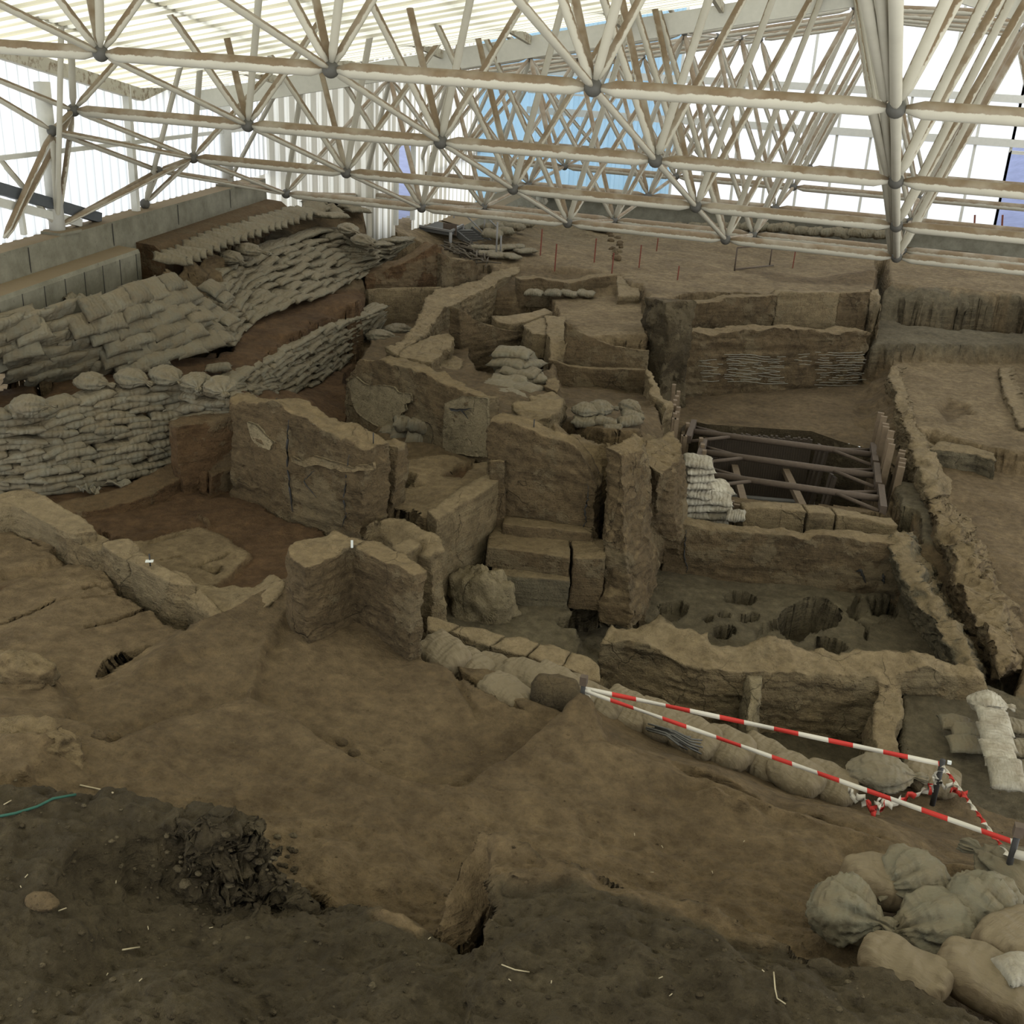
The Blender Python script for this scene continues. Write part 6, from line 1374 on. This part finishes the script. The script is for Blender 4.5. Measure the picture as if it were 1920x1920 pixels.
tape([off(p2, -.05), off(p3, -.25)], .036, 'twisted barrier tape slanting from the capped stake to the stake at the right edge', twist=14, n=120)
tape([off(p1, -.10, .03), off(p1, -.33, .05), off(p1, -.30, .08)], .06, 'short loose tape end hanging from the left stake', n=14, ruf=.006)
tape([off(p2, -.08), off(p2, -.3, -.02), P(1745, 1478, -5.4), P(1640, 1520, -5.25), P(1665, 1500, -5.3)], .05, 'slack tape falling from the capped stake to the ground', n=50, ruf=.02)
tape([P(1590, 1485, -5.3), P(1625, 1505, -5.25), P(1640, 1525, -5.2), P(1650, 1500, -5.2)], .05, 'crumpled piece of barrier tape on the ground in front of the dusty round sack', n=30, ruf=.025)
tape([off(p2, -.1), P(1752, 1465, -5.2), P(1790, 1480, -5.2), P(1810, 1492, -5.2)], .045, 'crumpled tape end on the ground right of the capped stake', n=30, ruf=.02)
tape([off(p3, -.2), P(1945, 1612, -4.3)], .055, 'tape leaving the right stake out of the picture', n=10)
# survey stakes on the plateau
for i, (x, y0, y1) in enumerate(((1013,433,479),(1040,462,507),(1114,450,492),(1147,478,513),(1198,462,502),(1231,448,470),(1270,500,525),(1486,470,503),(1596,452,470))):
    g = onground(x, y1); hgt = (y1-y0)/F*(M.T@g)[2]*1.05*1.0
    e = tag(MB().beam(g-np.array([0, 0, .05]), g+np.array([0.01, 0, hgt]), .028, .028, (0, 1, 0)).obj('survey_stake', MAT['redwood'], None, False), ['reddish stake on the plateau, the tall one nearest the white bags','reddish stake on the plateau, second from the white bags','reddish stake on the plateau, in front of the stone pile','reddish stake right behind the dark bank of the far platform','reddish stake on the plateau, right of the stone pile','thin reddish stake behind the others, right of the stone pile','faint short stake near the front edge of the plateau','orange stake leaning right of the metal frame','orange stake near the big roof node at right'][i], 'stake')
for x, y0, y1, lab in ((1828,408,425,'orange stake on the far concrete wall, left of the blue opening'), (1880,408,428,'orange stake on the far concrete wall, in front of the blue opening')):
    a = PY(x, y1, 34.6); b = PY(x, y0-5, 34.6); tag(MB().beam((a[0], a[1], ZS-.1), b, .05, .05, (0, 1, 0)).obj('survey_stake', MAT['redwood'], None, False), lab, 'stake')
# metal trestle frame
e = empty('metal_frame', onground(1410, 505), 'bare rusty rectangular frame standing on the plateau', 'frame')
ca = [onground(1377, 508), onground(1443, 498)]
for p in ca: MB().tube(p-np.array([0, 0, .03]), p+np.array([0, 0, .55]), .018, 8).obj('leg', MAT['rust'], e)
MB().tube(ca[0]+np.array([0, 0, .55]), ca[1]+np.array([0, 0, .52]), .018, 8).obj('top_rail', MAT['rust'], e)
MB().tube(ca[0]+np.array([0, 0, .03]), ca[1]+np.array([.1, -.1, .03]), .018, 8).obj('foot_rail', MAT['rust'], e)
# markers on the walls
def pin(px, py, h, lab, hgt=.14, card=True):
    hgt *= .8
    p = P(px, py, h)
    e = empty('marker_pin', p, lab, 'marker')
    MB().tube(p-np.array([0, 0, .05]), p+np.array([0, 0, hgt]), .008, 6).obj('pin', MAT['black'], e)
    if card: MB().box(p+np.array([.01, -.02, .01]), (.07, .05, .006), rz=.5).obj('card', MAT['card'], e, False)
pin(281, 1052, -4.55, 'black pin with a white card on the low diagonal wall', .09)
pin(519, 762, -4.23, 'black pin on the left end of the tall mudbrick wall', .13, False)
pin(700, 828, -4.23, 'black pin on the right end of the tall mudbrick wall', .13, False)
pin(1001, 800, -4.4, 'black pin on top of the dark sloping wall', .12, False)
p = P(660, 1024, -4.06); tag(MB().box(p+np.array([0, 0, .02]), (.02, .008, .07), rz=.5).obj('white_tag', MAT['card'], None, False), 'small white tag standing on the corner block', 'tag')
pin(1815, 1030, -6.1, 'thin dark pin on the outer earth ridge', .15, False)
# stones
def stone(px, py, h, r, lab, mat='stone', sc=(1, .8, .7)):
    if mat == 'stone': h = onground(px, py)[2]
    p = P(px, py, h); mb = MB().sphere((0, 0, 0), r, 20, 14, sc); v = np.array(mb.v); v *= (1+.18*fbm(v+px, 2.2/r*.4, 3))[:, None]
    return tag(mesh_obj('stone', v+p, mb.f, MAT['pebble' if mat == 'stone' else mat], None, True), lab, 'stone')
stone(207, 1385, -4.7, .09, 'oval brown stone lying at the foot of the left earth slope')
stone(184, 1380, -4.7, .055, 'small round stone left of the oval one')
stone(640, 1392, -4.93, .05, 'pale clod in the middle hollow, the left one'); stone(664, 1412, -4.95, .05, 'pale clod in the middle hollow, the right one')
stone(1040, 1300, -5.0, .20, 'dark earth clod just left of the first tape stake', 'dark', (1, .8, 1))
for k in range(14):
    x = 1135+rnd.uniform(0, 30); y = 430+k*4.2
    stone(x, y, -4.88, rnd.uniform(.06, .13), 'stone in the rough pile crossing the plateau', 'stone')['group'] = 'stones across the plateau'
_g = onground(78, 1690); _px = proj(_g); stone(78, 1690, _g[2], .07, 'dull green-brown stone in the dark soil at the left', 'stone', (1.3, .8, .45))
# green cord, straws
pts = [onground(x, y)+np.array([0, 0, .012]) for x, y in ((-5,1538),(30,1530),(70,1516),(100,1502),(143,1494))]
tag(MB().path(pts, .008, 6).obj('green_cord', MAT['green'], None), 'thin green cord lying on the dark soil at the left edge', 'cord')
def straw(pp, lab, r=.0035):
    pts = [onground(x, y)+np.array([0, 0, .012]) for x, y in pp]; tag(MB().path(pts, r, 5).obj('dry_straw', MAT['straw'], None), lab, 'straw')
straw([(1449,1832),(1452,1862),(1456,1878),(1472,1888)], 'bent pale straw on the dark soil at the bottom right')
straw([(940,1818),(965,1824),(992,1830)], 'pale straw on the dark soil near the bottom middle')
straw([(150,1475),(180,1484),(212,1490)], 'pale twig on the dark soil at the upper left', .006)
straw([(8,1513),(22,1506)], 'tiny pale straw by the green cord'); straw([(230,1785),(262,1780)], 'pale twig on the dark soil at lower left', .005)
straw([(110,1712),(125,1706)], 'short pale straw near the greenish stone')
for i in range(20):
    x = rnd.uniform(20, 1500); y = rnd.uniform(1560, 1900); a = rnd.uniform(0, 3); l = rnd.uniform(5, 11)
    if y < 1500+abs(x-800)*.0+(250 if 600 < x < 900 else 60): continue
    p = onground(x, y); q_ = p+np.array([math.cos(a), math.sin(a), 0])*l/500
    o = MB().path([p+np.array([0, 0, .008]), q_+np.array([0, 0, .014])], .0028, 5).obj('dry_straw', MAT['straw'], None); tag(o, 'tiny straw scrap on the foreground soil', 'straw', 'straw scraps on the foreground soil')
# bundle of dark rods at the sack
e = [P(1240, 1372, -5.2)]
mb = MB()
for k in range(14):
    o_ = np.array([rnd.uniform(-.05, .05), rnd.uniform(-.05, .05), rnd.uniform(0, .04)]); mb.path([P(1222, 1368, -5.28)+o_, P(1258, 1378, -5.2)+o_, P(1285, 1396, -5.25)+o_*1.4, P(1300, 1402, -5.32)+o_*2], .008, 5)
tag(mb.obj('rod_bundle', MAT['node'], None), 'bundle of thin dark rods bent over a sack under the tape', 'rods')
# entrance: deck, sign, stairs, railing, brushwood, board wall of the ramp
dk = [PX(742, 440, XD+.15), P(868, 424, -4.35)]
c0, c1, c2, c3 = P(765, 405, -4.35), P(868, 424, -4.35), P(845, 436, -4.35), P(742, 418, -4.35)
e = empty('entrance_deck', (c0+c2)/2, 'grey mesh entrance platform with a metal edge by the doorway', 'platform')
v = [tuple(x) for x in (c0, c1, c2, c3)]+[tuple(x-np.array([0, 0, .08])) for x in (c0, c1, c2, c3)]
world_part('deck', v, [(0, 1, 2, 3), (7, 6, 5, 4), (0, 4, 5, 1), (1, 5, 6, 2), (2, 6, 7, 3), (3, 7, 4, 0)], MAT['deck'], e, False)
for a, b in ((c3, c2), (c2, c1)): 
    MB().beam(a+np.array([0, 0, .03]), b+np.array([0, 0, .03]), .05, .05).obj('edge_rail', MAT['steel'], e, False)
for p in (c0, c1, c2, c3): MB().tube(p, (p[0], p[1], -4.95), .04, 8).obj('leg', MAT['steel'], e)
s_ = P(846, 438, -4.45); tag(MB().box(s_+np.array([0, -.1, .12]), (.36, .03, .28)).beam(s_+np.array([0, -.07, .2]), s_+np.array([0, -.07, -.5]), .05, .05, (0, 1, 0)).obj('sign_board', MAT['rust'], None, False), 'small brown board at the corner of the entrance platform', 'board')
e = empty('stairs', P(890, 460, -4.9), 'narrow dark metal stairs going down from the entrance platform', 'stairs')
t0, t1 = P(866, 430, -4.38), P(925, 478, -4.9)
for k in range(12):
    p = t0+(t1-t0)*(k+.5)/12; MB().box(p, (.5, .16, .03), rz=.6).obj('tread', MAT['node'], e, False)
for s2 in (-.26, .26):
    dd = np.array([.5, .8, 0])*s2*1.2; MB().beam(t0+dd, t1+dd, .04, .14).obj('stringer', MAT['node'], e, False)
rl = empty('stair_railing', P(890, 460, -4.9), 'thin dark railing posts and handrails beside the stairs', 'railing')
for (x, yt, yb) in ((850,395,440),(872,400,432),(907,402,460),(930,422,485),(938,445,482)):
    g = P(x, yb, -4.75); MB().tube(g, g+np.array([0, 0, (yb-yt)/F*(M.T@g)[2]*1.06]), .022, 8).obj('post', MAT['steel'], rl)
def q5(x, y, ref): return onplane(ref, ref+np.array([1, 0, 0.]), x, y)
g = P(907, 460, -4.75)
for a, b in (((870,400),(925,455)), ((905,400),(938,432))):
    MB().tube(q5(*a, g), q5(*b, g), .02, 8).obj('handrail', MAT['steel'], rl)
e = empty('ramp_side', P(900, 430, -4.9), 'grey board side of the entrance ramp', 'ramp')
r0, r1, r2, r3 = P(800, 395, -4.3), PY(1000, 358, 33), P(945, 420, -4.9), P(875, 450, -4.9)
v = [P(868, 424, -4.35), PY(1005, 356, 33.0), PY(1005, 385, 33.0), P(905, 462, -4.95)]
nv_ = []; fv = []
for k in range(13):
    t = k/12; a = v[0]+(v[1]-v[0])*t; b = v[3]+(v[2]-v[3])*t; nv_ += [a, b, a-np.array([.06, 0, 0]), b-np.array([.06, 0, 0])]
    if k: i0 = 4*(k-1); i1 = 4*k; fv += [(i0, i1, i1+1, i0+1), (i0+2, i0+3, i1+3, i1+2), (i0, i0+2, i1+2, i1)]
world_part('board_side', nv_, fv, MAT['concrete'], e, False)
top = [v[0], v[1], PY(960, 352, 33.0), P(800, 405, -4.35)]
world_part('ramp_top', [tuple(x) for x in top]+[tuple(x-np.array([0, 0, .1])) for x in top], [(0, 1, 2, 3), (4, 7, 6, 5), (0, 4, 5, 1), (2, 6, 7, 3)], MAT['concrete'], e, False)
br = MB()
for k in range(120):
    x = rnd.uniform(820, 915); y = 442+(x-820)*.42+rnd.uniform(-14, 18)
    p = P(x, y, -4.72+rnd.uniform(0, .12)); a = rnd.uniform(-1.4, .2); l = rnd.uniform(.25, .7); d = np.array([math.cos(a), math.sin(a), rnd.uniform(-.3, .15)])
    br.path([p-d*l/2, p+np.array([0, 0, rnd.uniform(0, .06)]), p+d*l/2], rnd.uniform(.012, .03), 5)
tag(br.obj('brushwood', MAT['stone'], None), 'tangled heap of dry sticks and cloth below the entrance platform', 'brushwood', kind='stuff')
# torn cloth scraps on the bags
cm = bag_mat('loose_torn_fabric', (.36, .34, .27), .3)
def cloth(crop, c, w, h_, lab, seed):
    x, y, hh = c; p = Pz(crop, x, y, hh); n = 14; v = []; f = []
    for j in range(n+1):
        for i in range(n+1):
            u = i/n-.5; w_ = j/n-.5; q_ = np.array([u*w, w_*h_, 0.]); r_ = .035*math.sin(u*18+seed+w_*4)+.02*math.sin(w_*21+seed)
            v.append(p+q_+np.array([.02*math.sin(w_*15), .02*math.sin(u*13), .05+r_]))
    for j in range(n):
        for i in range(n): f.append((j*(n+1)+i, j*(n+1)+i+1, (j+1)*(n+1)+i+1, (j+1)*(n+1)+i))
    o = mesh_obj('torn_sack_cloth', v, f, cm, None, True); md = o.modifiers.new('s', 'SOLIDIFY'); md.thickness = .004; tag(o, lab, 'cloth')
cloth('S', (620,185,-3.78), .55, .3, 'crumpled torn sack cloth at the back of the stepped bank', 1)
cloth('S', (880,545,-4.38), .25, .3, 'torn white sack corner at the middle of the stepped bank', 2)
cloth('A', (1060,1640,-5.32), .45, .14, 'flattened white sheet edge sticking out under the tall stack, right end', 3)
cloth('A', (700,1800,-5.38), .8, .12, 'flattened sheet edge along the foot of the tall stack', 4)
cloth('S', (700,1690,-5.36), .3, .1, 'small torn cloth at the foot of the tall stack', 5)

for (px, py, h, r, lab, sc) in ((55,1415,-4.62,.34,'big rough earth lump at the left edge above the dark soil', (1.25,.7,.62)), (28,1262,-4.68,.26,'smaller earth lump at the left edge by the cracked floor', (1.2,.7,.6))):
    p = P(px, py, h); mb = MB().sphere((0, 0, 0), r, 60, 40, sc); v = np.array(mb.v); v *= (1+.22*fbm(v+px, 5, 5, .6))[:, None]
    struct(mesh_obj('earth_lump', v+p, mb.f, MAT['brown'], None, True), lab)
# keep the 300 sandbags that show largest as things, the rest becomes one heap
bags = [o for o in C.objects if o.name.startswith('sandbag') and o.type == 'MESH']
def score(o):
    c = M.T@np.array(o.matrix_world.translation if False else o.location); x, y = 960+F*c[0]/c[2], 960+F*c[1]/c[2]
    return -1 if not (-60 < x < 1980 and -60 < y < 1980) else 1/c[2]+(10 if 'group' not in o.keys() else 0)
for o in bags:
    if score(o) < 0: bpy.data.objects.remove(o)
bags = [o for o in C.objects if o.name.startswith('sandbag') and o.type == 'MESH']
FG = {'sandbags of the long lower wall': 2, 'sandbags of the long upper wall': 1}
bags.sort(key=lambda o: (FG.get(o.get('group'), 0), -score(o)))
print('BAGS', len(bags), sum(1 for o in bags if o.get('group') in FG))
hv = []; hf = []; nbase = 0
for o in bags[296:]:
    mw = np.array(o.matrix_basis); co = np.empty(len(o.data.vertices)*3); o.data.vertices.foreach_get('co', co); co = co.reshape(-1, 3)@mw[:3, :3].T+mw[:3, 3]
    hv.append(co); hf += [tuple(i+nbase for i in pl_.vertices) for pl_ in o.data.polygons]; nbase += len(co); bpy.data.objects.remove(o)
if hv:
    o = mesh_obj('sandbag_heap', np.concatenate(hv), hf, MAT['bag_far'], None, True); tag(o, 'the many smaller sandbags of the far walls on the upper left slope', 'sandbags', kind='stuff')
bags = [o for o in C.objects if o.name.startswith('sandbag') and o.type == 'MESH']
for o in list(C.objects):
    l = o.get('label')
    if l and len(l.replace('-', ' ').split()) > 16 and o.get('kind') != 'structure': print('LONG', len(l.split()), o.name, l)

p = P(905, 1135, -6.3); mb = MB().sphere((0, 0, 0), .42, 60, 40, (1, .75, 1.25)); v = np.array(mb.v); v *= (1+.2*fbm(v+3, 4, 5, .6))[:, None]
struct(mesh_obj('earth_mound', v+p, mb.f, MAT['plaster'], None, True), 'pale rubble mound in the left corner of the deep room')

def clods(n, x0, x1, y0, y1, test, r0, r1, mat, name, lab, cat):
    mb = MB(); k = 0
    while k < n:
        x = rnd.uniform(x0, x1); y = rnd.uniform(y0, y1)
        if not test(x, y): continue
        g_ = onground(x, y); r = rnd.uniform(r0, 1)**3*(r1-r0)+r0; k += 1
        b0 = len(mb.v); mb.sphere((0, 0, 0), r, 7, 5, (1, rnd.uniform(.6, 1), rnd.uniform(.45, .8)))
        for i in range(b0, len(mb.v)):
            a = mb.v[i]; j = 1+rnd.uniform(-.22, .22); mb.v[i] = (a[0]*j+g_[0], a[1]*j+g_[1], a[2]*j+g_[2])
    return tag(mb.obj(name, MAT[mat], None), lab, cat, kind='stuff')
def crest(x): return np.interp(x, [0, 480, 570, 700, 850, 905, 1100, 1300, 1500, 1700, 1920], [1450, 1540, 1700, 1730, 1800, 1700, 1650, 1720, 1810, 1850, 1920])
clods(420, 0, 1800, 1460, 1918, lambda x, y: y > crest(x)+12, .006, .022, 'clod', 'soil_clods', 'small dark clods scattered over the foreground soil', 'clods')
clods(60, 330, 560, 1560, 1690, lambda x, y: True, .014, .045, 'clod', 'soil_crumbs', 'crumbling dark soil lumps on the ragged bank face at lower left', 'clods')
clods(220, 250, 1900, 1240, 1720, lambda x, y: y < crest(x)-15 and y > 1180+.22*abs(x-800), .004, .014, 'pebble', 'earth_crumbs', 'tiny earth crumbs on the brown trodden slope', 'crumbs')
